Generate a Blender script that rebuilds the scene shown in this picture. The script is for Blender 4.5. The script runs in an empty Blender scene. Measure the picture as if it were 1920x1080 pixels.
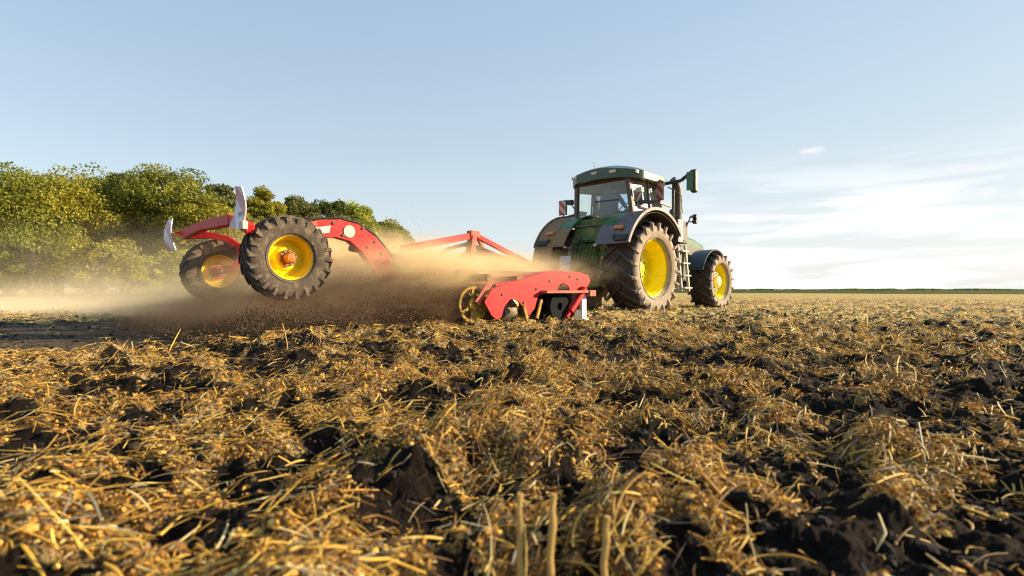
import bpy, math, random
import numpy as np
from mathutils import Vector, Matrix
R = math.radians
random.seed(7)
rng = np.random.default_rng(11)
sc = bpy.context.scene
COL = sc.collection

# ------------------------------------------------------------------ camera
CAMZ = 0.49
cam_d = bpy.data.cameras.new("camera")
cam = bpy.data.objects.new("camera", cam_d); COL.objects.link(cam)
cam.location = (0, 0, CAMZ)
cam.rotation_euler = (R(90 + 0.17), 0, 0)
cam_d.sensor_width = 36.0; cam_d.lens = 18.75
cam_d.clip_start = 0.02; cam_d.clip_end = 20000
cam_d.dof.use_dof = True; cam_d.dof.focus_distance = 8.5; cam_d.dof.aperture_fstop = 2.8
sc.camera = cam

# ------------------------------------------------------------------ sky and sun
SUN_AZ, SUN_EL = 82.0, 18.0          # clockwise from the view direction (+Y), height
w = bpy.data.worlds.new("World"); sc.world = w; w.use_nodes = True
nt = w.node_tree; nt.nodes.clear()
def N(nt, t, **k):
    n = nt.nodes.new(t)
    for a, b in k.items():
        if a == 'inp':
            for i, v in b.items(): n.inputs[i].default_value = v
        else: setattr(n, a, b)
    return n
L = lambda nt, a, b: nt.links.new(a, b)
sky = N(nt, 'ShaderNodeTexSky', sky_type='NISHITA', sun_disc=False)
sky.sun_elevation = R(SUN_EL); sky.sun_rotation = R(SUN_AZ)
sky.altitude = 100; sky.air_density = 1.0; sky.dust_density = 2.2; sky.ozone_density = 1.0
tc = N(nt, 'ShaderNodeTexCoord')
sep = N(nt, 'ShaderNodeSeparateXYZ'); L(nt, tc.outputs['Generated'], sep.inputs[0])
# streaky thin cloud low in the sky towards the sun: noise over (x, y) / stretched height
mp = N(nt, 'ShaderNodeMapping'); mp.inputs['Scale'].default_value = (1.6, 1.6, 15.0)
mp.inputs['Rotation'].default_value = (R(2), R(5), 0)
L(nt, tc.outputs['Generated'], mp.inputs[0])
nz = N(nt, 'ShaderNodeTexNoise', inp={'Scale': 2.3, 'Detail': 7.0, 'Roughness': 0.56, 'Distortion': 0.4}); L(nt, mp.outputs[0], nz.inputs[0])
cr = N(nt, 'ShaderNodeMapRange', interpolation_type='SMOOTHSTEP', inp={'From Min': 0.38, 'From Max': 0.60}); L(nt, nz.outputs[0], cr.inputs[0])
mx_ = N(nt, 'ShaderNodeMapRange', interpolation_type='SMOOTHSTEP', inp={'From Min': 0.12, 'From Max': 0.50}); L(nt, sep.outputs[0], mx_.inputs[0])
mz = N(nt, 'ShaderNodeMapRange', interpolation_type='SMOOTHSTEP', inp={'From Min': 0.24, 'From Max': 0.10}); L(nt, sep.outputs[2], mz.inputs[0])
m1 = N(nt, 'ShaderNodeMath', operation='MULTIPLY'); L(nt, cr.outputs[0], m1.inputs[0]); L(nt, mx_.outputs[0], m1.inputs[1])
m2 = N(nt, 'ShaderNodeMath', operation='MULTIPLY'); L(nt, m1.outputs[0], m2.inputs[0]); L(nt, mz.outputs[0], m2.inputs[1])
# thin high veil that pales the sky, whiter towards the horizon
vcol = N(nt, 'ShaderNodeValToRGB'); L(nt, sep.outputs[2], vcol.inputs[0]); e = vcol.color_ramp.elements
e[0].position = 0.0; e[0].color = (.345, .355, .36, 1); e[1].position = .60; e[1].color = (.150, .225, .320, 1)
for p_, c_ in ((.10, (.305, .335, .352, 1)), (.26, (.238, .288, .325, 1))): q_ = e.new(p_); q_.color = c_
vs10 = N(nt, 'ShaderNodeMixRGB', blend_type='MULTIPLY', inp={0: 1.0}); vs10.inputs[2].default_value = (10, 10, 10, 1); L(nt, vcol.outputs[0], vs10.inputs[1])
vx = N(nt, 'ShaderNodeMapRange', inp={'From Min': -0.6, 'From Max': 0.6, 'To Min': 0.60, 'To Max': .90}); L(nt, sep.outputs[0], vx.inputs[0])
veil = N(nt, 'ShaderNodeMixRGB', blend_type='MIX'); L(nt, vs10.outputs[0], veil.inputs[2])
L(nt, sky.outputs[0], veil.inputs[1]); L(nt, vx.outputs[0], veil.inputs[0])
cm = N(nt, 'ShaderNodeMixRGB', blend_type='MIX'); cm.inputs[2].default_value = (4.5, 4.5, 4.5, 1)
cf = N(nt, 'ShaderNodeMath', operation='MULTIPLY', inp={1: 0.95}); L(nt, m2.outputs[0], cf.inputs[0])
L(nt, veil.outputs[0], cm.inputs[1]); L(nt, cf.outputs[0], cm.inputs[0])
pd = N(nt, 'ShaderNodeVectorMath', operation='SUBTRACT'); pd.inputs[1].default_value = tuple(Vector((.563, 1.0, .262)).normalized()); L(nt, tc.outputs['Generated'], pd.inputs[0])
pq = N(nt, 'ShaderNodeVectorMath', operation='DIVIDE'); pq.inputs[1].default_value = (.022, .022, .007); L(nt, pd.outputs[0], pq.inputs[0])
pl = N(nt, 'ShaderNodeVectorMath', operation='LENGTH'); L(nt, pq.outputs[0], pl.inputs[0])
pn = N(nt, 'ShaderNodeTexNoise', inp={'Scale': 60.0, 'Detail': 4.0}); L(nt, tc.outputs['Generated'], pn.inputs[0])
pa = N(nt, 'ShaderNodeMath', operation='ADD'); L(nt, pl.outputs['Value'], pa.inputs[0]); L(nt, pn.outputs[0], pa.inputs[1])
pm = N(nt, 'ShaderNodeMapRange', interpolation_type='SMOOTHSTEP', inp={'From Min': 1.5, 'From Max': .7, 'To Max': .75}); L(nt, pa.outputs[0], pm.inputs[0])
cm2 = N(nt, 'ShaderNodeMixRGB', blend_type='MIX'); cm2.inputs[2].default_value = (4.1, 4.1, 4.1, 1); L(nt, pm.outputs[0], cm2.inputs[0]); L(nt, cm.outputs[0], cm2.inputs[1]); cm = cm2
bg = N(nt, 'ShaderNodeBackground', inp={'Strength': 0.12}); L(nt, cm.outputs[0], bg.inputs[0])
wo = N(nt, 'ShaderNodeOutputWorld'); L(nt, bg.outputs[0], wo.inputs[0])

sd = bpy.data.lights.new("sun", 'SUN'); sd.energy = 5.0; sd.angle = R(0.6); sd.color = (1.0, 0.80, 0.52)
sun = bpy.data.objects.new("sun", sd); COL.objects.link(sun)
sv = Vector((math.sin(R(SUN_AZ)) * math.cos(R(SUN_EL)), math.cos(R(SUN_AZ)) * math.cos(R(SUN_EL)), math.sin(R(SUN_EL))))
sun.rotation_euler = sv.to_track_quat('Z', 'Y').to_euler(); sun.location = (20, 0, 20)

sc.view_settings.view_transform = 'Standard'; sc.view_settings.look = 'None'
sc.view_settings.exposure = 1.05; sc.view_settings.gamma = 1.0
sc.render.engine = 'CYCLES'
cy = sc.cycles
cy.use_denoising = True; cy.max_bounces = 6; cy.diffuse_bounces = 2; cy.glossy_bounces = 2
cy.transmission_bounces = 4; cy.transparent_max_bounces = 12; cy.volume_bounces = 3
cy.volume_step_rate = 0.6; cy.volume_max_steps = 128
sc.cycles.filter_width = 1.2
cy.caustics_reflective = False; cy.caustics_refractive = False

# ------------------------------------------------------------------ helpers
def tag(o, label=None, cat=None, group=None, kind=None):
    if label: o['label'] = label
    if cat: o['category'] = cat
    if group: o['group'] = group
    if kind: o['kind'] = kind
    return o
def empty(name, loc=(0, 0, 0), rz=0, parent=None):
    o = bpy.data.objects.new(name, None); COL.objects.link(o); o.location = loc; o.rotation_euler = (0, 0, rz)
    o.empty_display_size = 0.3
    if parent: o.parent = parent
    return o
class MB:
    def __init__(s): s.v = []; s.f = []; s.m = []
    def add(s, vs, fs, mi=0):
        b = len(s.v); s.v += [tuple(v) for v in vs]; s.f += [tuple(b + i for i in f) for f in fs]; s.m += [mi] * len(fs); return s
    def box(s, c, d, rot=None, mi=0):
        x, y, z = d[0] / 2, d[1] / 2, d[2] / 2
        vs = [Vector((sx * x, sy * y, sz * z)) for sz in (-1, 1) for sy in (-1, 1) for sx in (-1, 1)]
        if rot is not None:
            M = rot if isinstance(rot, Matrix) else Matrix.Rotation(rot[2], 3, 'Z') @ Matrix.Rotation(rot[1], 3, 'Y') @ Matrix.Rotation(rot[0], 3, 'X')
            vs = [M @ v for v in vs]
        c = Vector(c)
        return s.add([v + c for v in vs], [(0, 2, 3, 1), (4, 5, 7, 6), (0, 1, 5, 4), (2, 6, 7, 3), (0, 4, 6, 2), (1, 3, 7, 5)], mi)
    def beam(s, a, b, w, h, mi=0):          # box from a to b, width w (sideways), height h (up)
        a, b = Vector(a), Vector(b); d = b - a; l = d.length; y = d.normalized()
        up = Vector((0, 0, 1)) if abs(y.z) < 0.98 else Vector((0, 1, 0))
        x = y.cross(up).normalized(); z = x.cross(y)
        return s.box((a + b) / 2, (w, l, h), Matrix((x, y, z)).transposed(), mi)
    def tube(s, pts, r, n=10, mi=0, caps=True):
        pts = [Vector(p) for p in pts]; rs = r if isinstance(r, (list, tuple)) else [r] * len(pts)
        vs = []; fs = []; prev = None
        for i, p in enumerate(pts):
            d = (pts[min(i + 1, len(pts) - 1)] - pts[max(i - 1, 0)]).normalized()
            if prev is None: u = d.cross(Vector((0, 0, 1)) if abs(d.z) < .9 else Vector((1, 0, 0))).normalized()
            else: u = (prev - d * prev.dot(d)).normalized()
            prev = u; q = d.cross(u)
            for k in range(n):
                a = 2 * math.pi * k / n; vs.append(p + (u * math.cos(a) + q * math.sin(a)) * rs[i])
        for i in range(len(pts) - 1):
            for k in range(n): fs.append((i * n + k, i * n + (k + 1) % n, (i + 1) * n + (k + 1) % n, (i + 1) * n + k))
        if caps: fs.append(tuple(range(n))[::-1]); fs.append(tuple((len(pts) - 1) * n + k for k in range(n)))
        return s.add(vs, fs, mi)
    def lathe(s, prof, n=48, c=(0, 0, 0), mi=0, closed=False):   # prof [(x, r)] around the x axis
        vs = []; fs = []; m = len(prof)
        for k in range(n):
            a = 2 * math.pi * k / n
            for (x, r) in prof: vs.append((c[0] + x, c[1] + r * math.cos(a), c[2] + r * math.sin(a)))
        for k in range(n):
            k2 = (k + 1) % n
            for j in range(m if closed else m - 1):
                j2 = (j + 1) % m; fs.append((k * m + j, k * m + j2, k2 * m + j2, k2 * m + j))
        return s.add(vs, fs, mi)
    def prism(s, poly, x0, x1, mi=0):       # poly in (y, z), extruded along x
        n = len(poly)
        vs = [(x0, p[0], p[1]) for p in poly] + [(x1, p[0], p[1]) for p in poly]
        return s.add(vs, [tuple(range(n))[::-1], tuple(range(n, 2 * n))] + [(i, (i + 1) % n, n + (i + 1) % n, n + i) for i in range(n)], mi)
    def band(s, pts, x0, x1, t, mi=0):      # curved strip: pts (y, z) path, thickness t outward-normal, from x0 to x1
        n = len(pts); inn = []
        for i, p in enumerate(pts):
            a = pts[max(i - 1, 0)]; b = pts[min(i + 1, n - 1)]; dy, dz = b[0] - a[0], b[1] - a[1]; l = math.hypot(dy, dz)
            inn.append((p[0] - dz / l * t, p[1] + dy / l * t))
        for i in range(n - 1):
            s.add([(x, q[0], q[1]) for x in (x0, x1) for q in (pts[i], pts[i + 1], inn[i + 1], inn[i])],
                  [(0, 1, 2, 3), (7, 6, 5, 4), (0, 4, 5, 1), (2, 6, 7, 3)] + ([(0, 3, 7, 4)] if i == 0 else []) + ([(1, 5, 6, 2)] if i == n - 2 else []), mi)
        return s
    def build(s, name, mats, parent=None, bevel=0, smooth=40, loc=None, rot=None, weld=False):
        me = bpy.data.meshes.new(name); me.from_pydata([tuple(v) for v in s.v], [], s.f)
        for m in (mats if isinstance(mats, (list, tuple)) else [mats]): me.materials.append(m)
        me.polygons.foreach_set('material_index', s.m)
        if weld:
            import bmesh
            bm = bmesh.new(); bm.from_mesh(me); bmesh.ops.remove_doubles(bm, verts=bm.verts, dist=1e-4)
            bmesh.ops.recalc_face_normals(bm, faces=bm.faces); bm.to_mesh(me); bm.free()
        if smooth: me.shade_smooth(); me.set_sharp_from_angle(angle=R(smooth))
        me.update(); o = bpy.data.objects.new(name, me); COL.objects.link(o)
        if loc: o.location = loc
        if rot: o.rotation_euler = rot
        if parent: o.parent = parent
        if bevel:
            b = o.modifiers.new('bevel', 'BEVEL'); b.width = bevel; b.segments = 2; b.limit_method = 'ANGLE'; b.angle_limit = R(35)
        return o
def np_mesh(name, V, F, mats, col=None, smooth=False, attr=None):
    me = bpy.data.meshes.new(name); V = np.ascontiguousarray(V, np.float32).reshape(-1, 3); F = np.ascontiguousarray(F, np.int32)
    k = F.shape[1]; me.vertices.add(len(V)); me.vertices.foreach_set('co', V.ravel())
    me.loops.add(F.size); me.loops.foreach_set('vertex_index', F.ravel())
    me.polygons.add(len(F)); me.polygons.foreach_set('loop_start', np.arange(0, F.size, k, dtype=np.int32))
    try: me.polygons.foreach_set('loop_total', np.full(len(F), k, np.int32))
    except Exception: pass
    me.polygons.foreach_set('use_smooth', np.full(len(F), smooth, bool))
    if col is not None:
        a = me.attributes.new('tint', 'FLOAT_COLOR', 'POINT'); c = np.ones((len(V), 4), np.float32); c[:, :3] = col; a.data.foreach_set('color', c.ravel())
    for an, av in (attr or {}).items():
        a = me.attributes.new(an, 'FLOAT', 'POINT'); a.data.foreach_set('value', np.ascontiguousarray(av, np.float32).ravel())
    for m in (mats if isinstance(mats, (list, tuple)) else [mats]): me.materials.append(m)
    me.update(calc_edges=True); me.validate()
    o = bpy.data.objects.new(name, me); COL.objects.link(o); return o

def vn(x, y, seed=0):
    x = np.asarray(x, np.float64); y = np.asarray(y, np.float64)
    xi = np.floor(x).astype(np.int64); yi = np.floor(y).astype(np.int64); fx = x - xi; fy = y - yi
    fx = fx * fx * (3 - 2 * fx); fy = fy * fy * (3 - 2 * fy)
    def h(a, b):
        k = (a * 374761393 + b * 668265263 + seed * 974634777) & 0xffffffff
        k = ((k ^ (k >> 13)) * 1274126177) & 0xffffffff; k = (k ^ (k >> 16)) & 0xffffffff
        return k / 4294967295.0
    return (h(xi, yi) * (1 - fx) + h(xi + 1, yi) * fx) * (1 - fy) + (h(xi, yi + 1) * (1 - fx) + h(xi + 1, yi + 1) * fx) * fy
def ss(a, b, x): t = np.clip((x - a) / (b - a), 0, 1); return t * t * (3 - 2 * t)

# ------------------------------------------------------------------ materials
def mat(name, base, rough=0.5, metal=0.0, dirt=None, damt=0.0, dscale=4.0, var=0.12, bump=0.0, bscale=30, coat=0.0, spec=0.5):
    m = bpy.data.materials.new(name); m.use_nodes = True; t = m.node_tree; b = t.nodes['Principled BSDF']
    b.inputs['Roughness'].default_value = rough; b.inputs['Metallic'].default_value = metal
    b.inputs['Coat Weight'].default_value = coat; b.inputs['Specular IOR Level'].default_value = spec
    tc = N(t, 'ShaderNodeTexCoord')
    n1 = N(t, 'ShaderNodeTexNoise', inp={'Scale': dscale, 'Detail': 7.0, 'Roughness': 0.65}); L(t, tc.outputs['Object'], n1.inputs[0])
    v = N(t, 'ShaderNodeMapRange', inp={'From Min': .3, 'From Max': .7, 'To Min': 1 - var, 'To Max': 1 + var}); L(t, n1.outputs[0], v.inputs[0])
    mul = N(t, 'ShaderNodeMixRGB', blend_type='MULTIPLY', inp={0: 1.0}); mul.inputs[1].default_value = (*base, 1)
    L(t, v.outputs[0], mul.inputs[2]); out = mul.outputs[0]
    if dirt:
        n2 = N(t, 'ShaderNodeTexNoise', inp={'Scale': dscale * 2.3, 'Detail': 9.0, 'Roughness': 0.7, 'Distortion': .4}); L(t, tc.outputs['Object'], n2.inputs[0])
        r_ = N(t, 'ShaderNodeMapRange', interpolation_type='SMOOTHSTEP', inp={'From Min': 0.72 - damt * .5, 'From Max': 0.85 - damt * .4, 'To Max': min(1.0, damt + .25)}); L(t, n2.outputs[0], r_.inputs[0])
        mx = N(t, 'ShaderNodeMixRGB'); mx.inputs[2].default_value = (*dirt, 1); L(t, out, mx.inputs[1]); L(t, r_.outputs[0], mx.inputs[0]); out = mx.outputs[0]
        rr = N(t, 'ShaderNodeMapRange', inp={'To Min': rough, 'To Max': 0.95}); L(t, r_.outputs[0], rr.inputs[0]); L(t, rr.outputs[0], b.inputs['Roughness'])
    L(t, out, b.inputs['Base Color'])
    if bump:
        n3 = N(t, 'ShaderNodeTexNoise', inp={'Scale': bscale, 'Detail': 5.0}); L(t, tc.outputs['Object'], n3.inputs[0])
        bp = N(t, 'ShaderNodeBump', inp={'Strength': bump, 'Distance': 0.02}); L(t, n3.outputs[0], bp.inputs['Height']); L(t, bp.outputs[0], b.inputs['Normal'])
    return m
DUST = (0.40, 0.29, 0.18); MUD = (0.20, 0.135, 0.085)
M = {}
M['green'] = mat('green_paint', (0.03, 0.12, 0.035), .38, dirt=(.16, .14, .07), damt=.4, dscale=3, coat=.2)
M['green_dusty'] = mat('green_paint_under_dust', (0.045, 0.105, 0.022), .7, dirt=(.26, .22, .06), damt=.5, dscale=2.6, bump=.12)
M['roofgreen'] = mat('roof_green', (0.022, 0.055, 0.028), .4, dirt=(.10, .11, .07), damt=.3, coat=.3)
M['yellow'] = mat('yellow_paint', (0.95, 0.76, 0.002), .5, dirt=(.66, .46, .03), damt=.24, dscale=6, spec=.3)
M['yellow_old'] = mat('yellow_paint_dusty', (0.92, 0.62, 0.004), .5, dirt=(.62, .34, .03), damt=.28, dscale=6)
M['red'] = mat('red_paint', (0.47, 0.014, 0.020), .5, dirt=(.56, .22, .16), damt=.36, dscale=9, spec=.25)
M['red_bright'] = mat('red_paint_on_plate', (0.48, 0.010, 0.014), .5, dirt=(.58, .20, .14), damt=.36, dscale=13, spec=.25)
M['frame_dusty'] = mat('frame_caked_in_dust', (.20, .075, .04), .85, dirt=(.26, .17, .09), damt=.8, dscale=6)
M['red_worn'] = mat('red_paint_worn', (0.42, 0.04, 0.03), .6, dirt=(.42, .22, .13), damt=.6, dscale=6)
M['fender_dusty'] = mat('fender_caked_in_dust', (0.11, 0.08, 0.045), .85, dirt=(.24, .16, .08), damt=.85, dscale=6, bump=.5)
M['yellow_dim'] = mat('yellow_steel_muddy', (0.48, .28, .02), .6, dirt=(.12, .08, .03), damt=.6, dscale=9)
M['fender'] = mat('grey_plastic_fender', (0.105, 0.095, 0.105), .5, dirt=(.26, .21, .18), damt=.45, dscale=3)
M['fender_in'] = mat('dark_fender_lining', (0.05, 0.038, 0.03), .9, dirt=(.13, .09, .05), damt=.5)
M['fender_blue'] = mat('dark_plastic_fender', (0.03, 0.035, 0.05), .35, dirt=(.15, .14, .10), damt=.3)
M['rubber'] = mat('tyre_rubber', (0.045, 0.036, 0.029), .85, dirt=(.12, .085, .06), damt=.5, dscale=6, bump=.5)
M['rubber_lug'] = mat('tyre_rubber_lug', (0.060, 0.047, 0.036), .85, dirt=(.16, .115, .075), damt=.5, dscale=8, bump=.5)
M['sidewall'] = mat('tyre_sidewall_dust', (0.30, 0.235, 0.175), .9, dirt=(.46, .37, .28), damt=.55, dscale=7, bump=.4)
M['sidewall_dark'] = mat('tyre_sidewall_brown', (0.085, 0.065, 0.047), .9, dirt=(.25, .19, .125), damt=.5, dscale=5, bump=.3)
M['jet'] = mat('black_rubber_clean', (.010, .011, .012), .8, spec=.1)
M['black'] = mat('black_plastic', (0.022, 0.021, 0.02), .5, dirt=(.10, .08, .05), damt=.3)
M['dark'] = mat('dark_metal', (0.07, 0.06, 0.045), .55, dirt=(.2, .15, .09), damt=.5, dscale=7)
M['steel'] = mat('worn_steel', (0.35, 0.31, 0.26), .4, metal=.7, dirt=(.22, .15, .09), damt=.5)
M['pale'] = mat('pale_dusty_metal', (0.55, 0.50, 0.42), .6, dirt=(.42, .33, .22), damt=.4)
M['white'] = mat('white_sheet', (0.78, 0.76, 0.74), .5, dirt=(.5, .42, .33), damt=.25)
M['platec'] = mat('pale_blue_plate', (0.42, 0.52, 0.60), .35, dirt=(.4, .36, .28), damt=.2)
M['orange'] = mat('orange_lens', (0.55, 0.20, 0.06), .3)
M['hubred'] = mat('red_hub', (0.60, 0.10, 0.010), .5, dirt=(.6, .34, .06), damt=.5)
M['bolt'] = mat('dusty_bolt', (.22, .13, .03), .6)
M['seat'] = mat('blue_grey_fabric', (0.14, 0.20, 0.30), .9)
M['shirt'] = mat('blue_shirt', (0.06, 0.13, 0.32), .9); M['skin'] = mat('skin', (0.50, 0.28, 0.19), .6); M['cap'] = mat('cap_cloth', (0.03, 0.05, 0.03), .9)
M['trousers'] = mat('dark_trousers', (0.04, 0.04, 0.05), .9)
M['hairm'] = mat('brown_hair', (0.06, 0.035, 0.02), .8)
def glass_mat():
    m = bpy.data.materials.new('cab_glass'); m.use_nodes = True; t = m.node_tree; t.nodes.clear()
    g = N(t, 'ShaderNodeBsdfGlossy', inp={'Roughness': .04}); tr = N(t, 'ShaderNodeBsdfTransparent'); tr.inputs[0].default_value = (.88, .96, 1.0, 1)
    d = N(t, 'ShaderNodeBsdfDiffuse'); d.inputs[0].default_value = (.50, .58, .62, 1)
    fr = N(t, 'ShaderNodeFresnel', inp={'IOR': 1.5}); mx = N(t, 'ShaderNodeMixShader'); L(t, fr.outputs[0], mx.inputs[0]); L(t, tr.outputs[0], mx.inputs[1]); L(t, g.outputs[0], mx.inputs[2])
    tcn = N(t, 'ShaderNodeTexCoord'); nn = N(t, 'ShaderNodeTexNoise', inp={'Scale': 3.0, 'Detail': 6.0}); L(t, tcn.outputs['Object'], nn.inputs[0])
    mr = N(t, 'ShaderNodeMapRange', inp={'From Min': .3, 'From Max': .75, 'To Min': .02, 'To Max': .09}); L(t, nn.outputs[0], mr.inputs[0])
    m2 = N(t, 'ShaderNodeMixShader'); L(t, mr.outputs[0], m2.inputs[0]); L(t, mx.outputs[0], m2.inputs[1]); L(t, d.outputs[0], m2.inputs[2])
    o = N(t, 'ShaderNodeOutputMaterial'); L(t, m2.outputs[0], o.inputs[0]); return m
M['glass'] = glass_mat()
def stripe_mat(name, axis=(1, 0, 1), freq=7.0, a=(.62, .05, .03), b=(.80, .78, .76)):
    m = mat(name, b, .4); t = m.node_tree; bs = t.nodes['Principled BSDF']
    tcn = N(t, 'ShaderNodeTexCoord'); dp = N(t, 'ShaderNodeVectorMath', operation='DOT_PRODUCT'); dp.inputs[1].default_value = tuple(v * freq for v in axis); L(t, tcn.outputs['Object'], dp.inputs[0])
    fr = N(t, 'ShaderNodeMath', operation='FRACT'); L(t, dp.outputs['Value'], fr.inputs[0]); gt = N(t, 'ShaderNodeMath', operation='GREATER_THAN', inp={1: .5}); L(t, fr.outputs[0], gt.inputs[0])
    mx = N(t, 'ShaderNodeMixRGB'); mx.inputs[1].default_value = (*a, 1); mx.inputs[2].default_value = (*b, 1); L(t, gt.outputs[0], mx.inputs[0]); L(t, mx.outputs[0], bs.inputs['Base Color']); return m
M['stripe'] = stripe_mat('red_white_stripes', freq=4.2, a=(.42, .05, .03), b=(.42, .40, .38)); M['stripe_board'] = stripe_mat('board_stripes', (1, 0, .8), 3.2, (.62, .36, .38), (.74, .72, .76))  # tractor panel stripes dimmed: shade of their rear-facing side painted into the colours
def tint_mat(name, rough=.8, trans=0.0, scale=60, bump=0.0, spec=.3):
    m = bpy.data.materials.new(name); m.use_nodes = True; t = m.node_tree; b = t.nodes['Principled BSDF']; out = t.nodes['Material Output']
    at = N(t, 'ShaderNodeAttribute', attribute_name='tint'); b.inputs['Roughness'].default_value = rough; b.inputs['Specular IOR Level'].default_value = spec
    L(t, at.outputs['Color'], b.inputs['Base Color'])
    if trans:
        tr = N(t, 'ShaderNodeBsdfTranslucent'); L(t, at.outputs['Color'], tr.inputs[0]); mx = N(t, 'ShaderNodeMixShader', inp={0: trans})
        L(t, b.outputs[0], mx.inputs[1]); L(t, tr.outputs[0], mx.inputs[2]); L(t, mx.outputs[0], out.inputs[0])
    return m
M['straw'] = tint_mat('straw', .55, .22, spec=.4); M['clod'] = tint_mat('soil_clod', .95); M['leaf'] = tint_mat('leaves', .6, .42)
M['bark'] = mat('bark', (.09, .065, .045), .95, bump=.8, bscale=12)

# ------------------------------------------------------------------ frames of the two machines
TR0, TRH = Vector((2.33, 12.84, 0)), 44.5          # tractor rear axle, heading (clockwise from +Y)
IM0, IMH = Vector((-3.62, 7.38, 0)), 46.0          # implement transport axle
def im_world(x, y, z=0):
    s_, c_ = math.sin(R(IMH)), math.cos(R(IMH)); return (IM0.x + x * c_ + y * s_, IM0.y - x * s_ + y * c_, z)
def im_local(X, Y):
    s_, c_ = math.sin(R(IMH)), math.cos(R(IMH)); dx, dy = X - IM0.x, Y - IM0.y
    return dx * c_ - dy * s_, dx * s_ + dy * c_

# ------------------------------------------------------------------ field
def tilled(X, Y):
    lx, ly = im_local(X, Y); wob = (vn(ly * 1.3, lx * 0, 5) - .5) * .35
    return ss(2.45, 2.15, lx + wob) * ss(-3.3, -3.0, lx) * ss(2.4, 2.0, ly)
def H(X, Y):
    X = np.asarray(X, float); Y = np.asarray(Y, float)
    r = np.hypot(X, Y); a = 1 - .75 * ss(10, 35, r); a = a * (1 - ss(45, 80, r))
    lx, ly = im_local(X, Y)
    u, v = lx * 1.0, ly * .55                        # clods run a little along the driving direction
    n1 = vn(X * .7, Y * .7, 1) - .5
    n2 = np.abs(vn(u * 2.6, v * 2.6, 2) - .5) * 2
    n3 = vn(u * 6.5, ly * 5.0, 3); n4 = vn(X * 16, Y * 16, 4) - .5; n5 = vn(X * 38, Y * 38, 6) - .5
    n6 = (.012 * np.abs(vn(X * 75, Y * 75, 51) - .5) + .008 * vn(X * 150, Y * 150, 52)) * (1 - ss(2.5, 5, r))
    c = .05 * n1 + .070 * (.55 - n2) + .066 * (np.maximum(n3, .35) - .5) + .050 * n4 + .024 * n5 + n6
    c = c + .10 * np.maximum(vn(u * 6.2, v * 6.6, 61) - .42, 0) * (.6 + .8 * vn(X * 21, Y * 21, 62))
    c = c - .037
    t = tilled(X, Y)
    ct = -.055 + .018 * (vn(lx * 5, ly * 1.4, 8) - .5) + .014 * n4 + .006 * n5
    near = .25 + .75 * ss(.25, .7, r)
    return a * (c * (1 - t) * near + ct * t)
def cover(X, Y):
    lx, ly = im_local(X, Y)
    n = .22 * vn(lx * 2.8, ly * 1.9, 21) + .40 * vn(X * 9.5, Y * 9.5, 22) + .38 * vn(X * 19, Y * 19, 24)
    n = n + .12 * (vn(X * .5, Y * .5, 23) - .5) + .26 * (vn(lx * 6.2, ly * .55 * 6.6, 61) - .5) + .10 * (vn(lx * 6.5, ly * 5.0, 3) - .5)
    return ss(.49, .63, n) * (1 - .93 * tilled(X, Y))
th_d = np.radians(np.linspace(-60, 60, 940)); th_c = np.radians(np.linspace(60, 300, 520))[1:-1]
th = np.concatenate([th_d, th_c])
rr = np.concatenate([[.01, .12, .22, .30], np.exp(np.arange(np.log(.36), np.log(24), .0062)), np.exp(np.linspace(np.log(24.3), np.log(6000), 80))])
TT, RR = np.meshgrid(th, rr); GX = RR * np.sin(TT); GY = RR * np.cos(TT)
GZ = H(GX, GY)
nr, ntn = TT.shape
ii, jj = np.meshgrid(np.arange(nr - 1), np.arange(ntn), indexing='ij'); j2 = (jj + 1) % ntn
F = np.stack([ii * ntn + jj, (ii + 1) * ntn + jj, (ii + 1) * ntn + j2, ii * ntn + j2], -1).reshape(-1, 4)
V = np.stack([GX, GY, GZ], -1)
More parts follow.
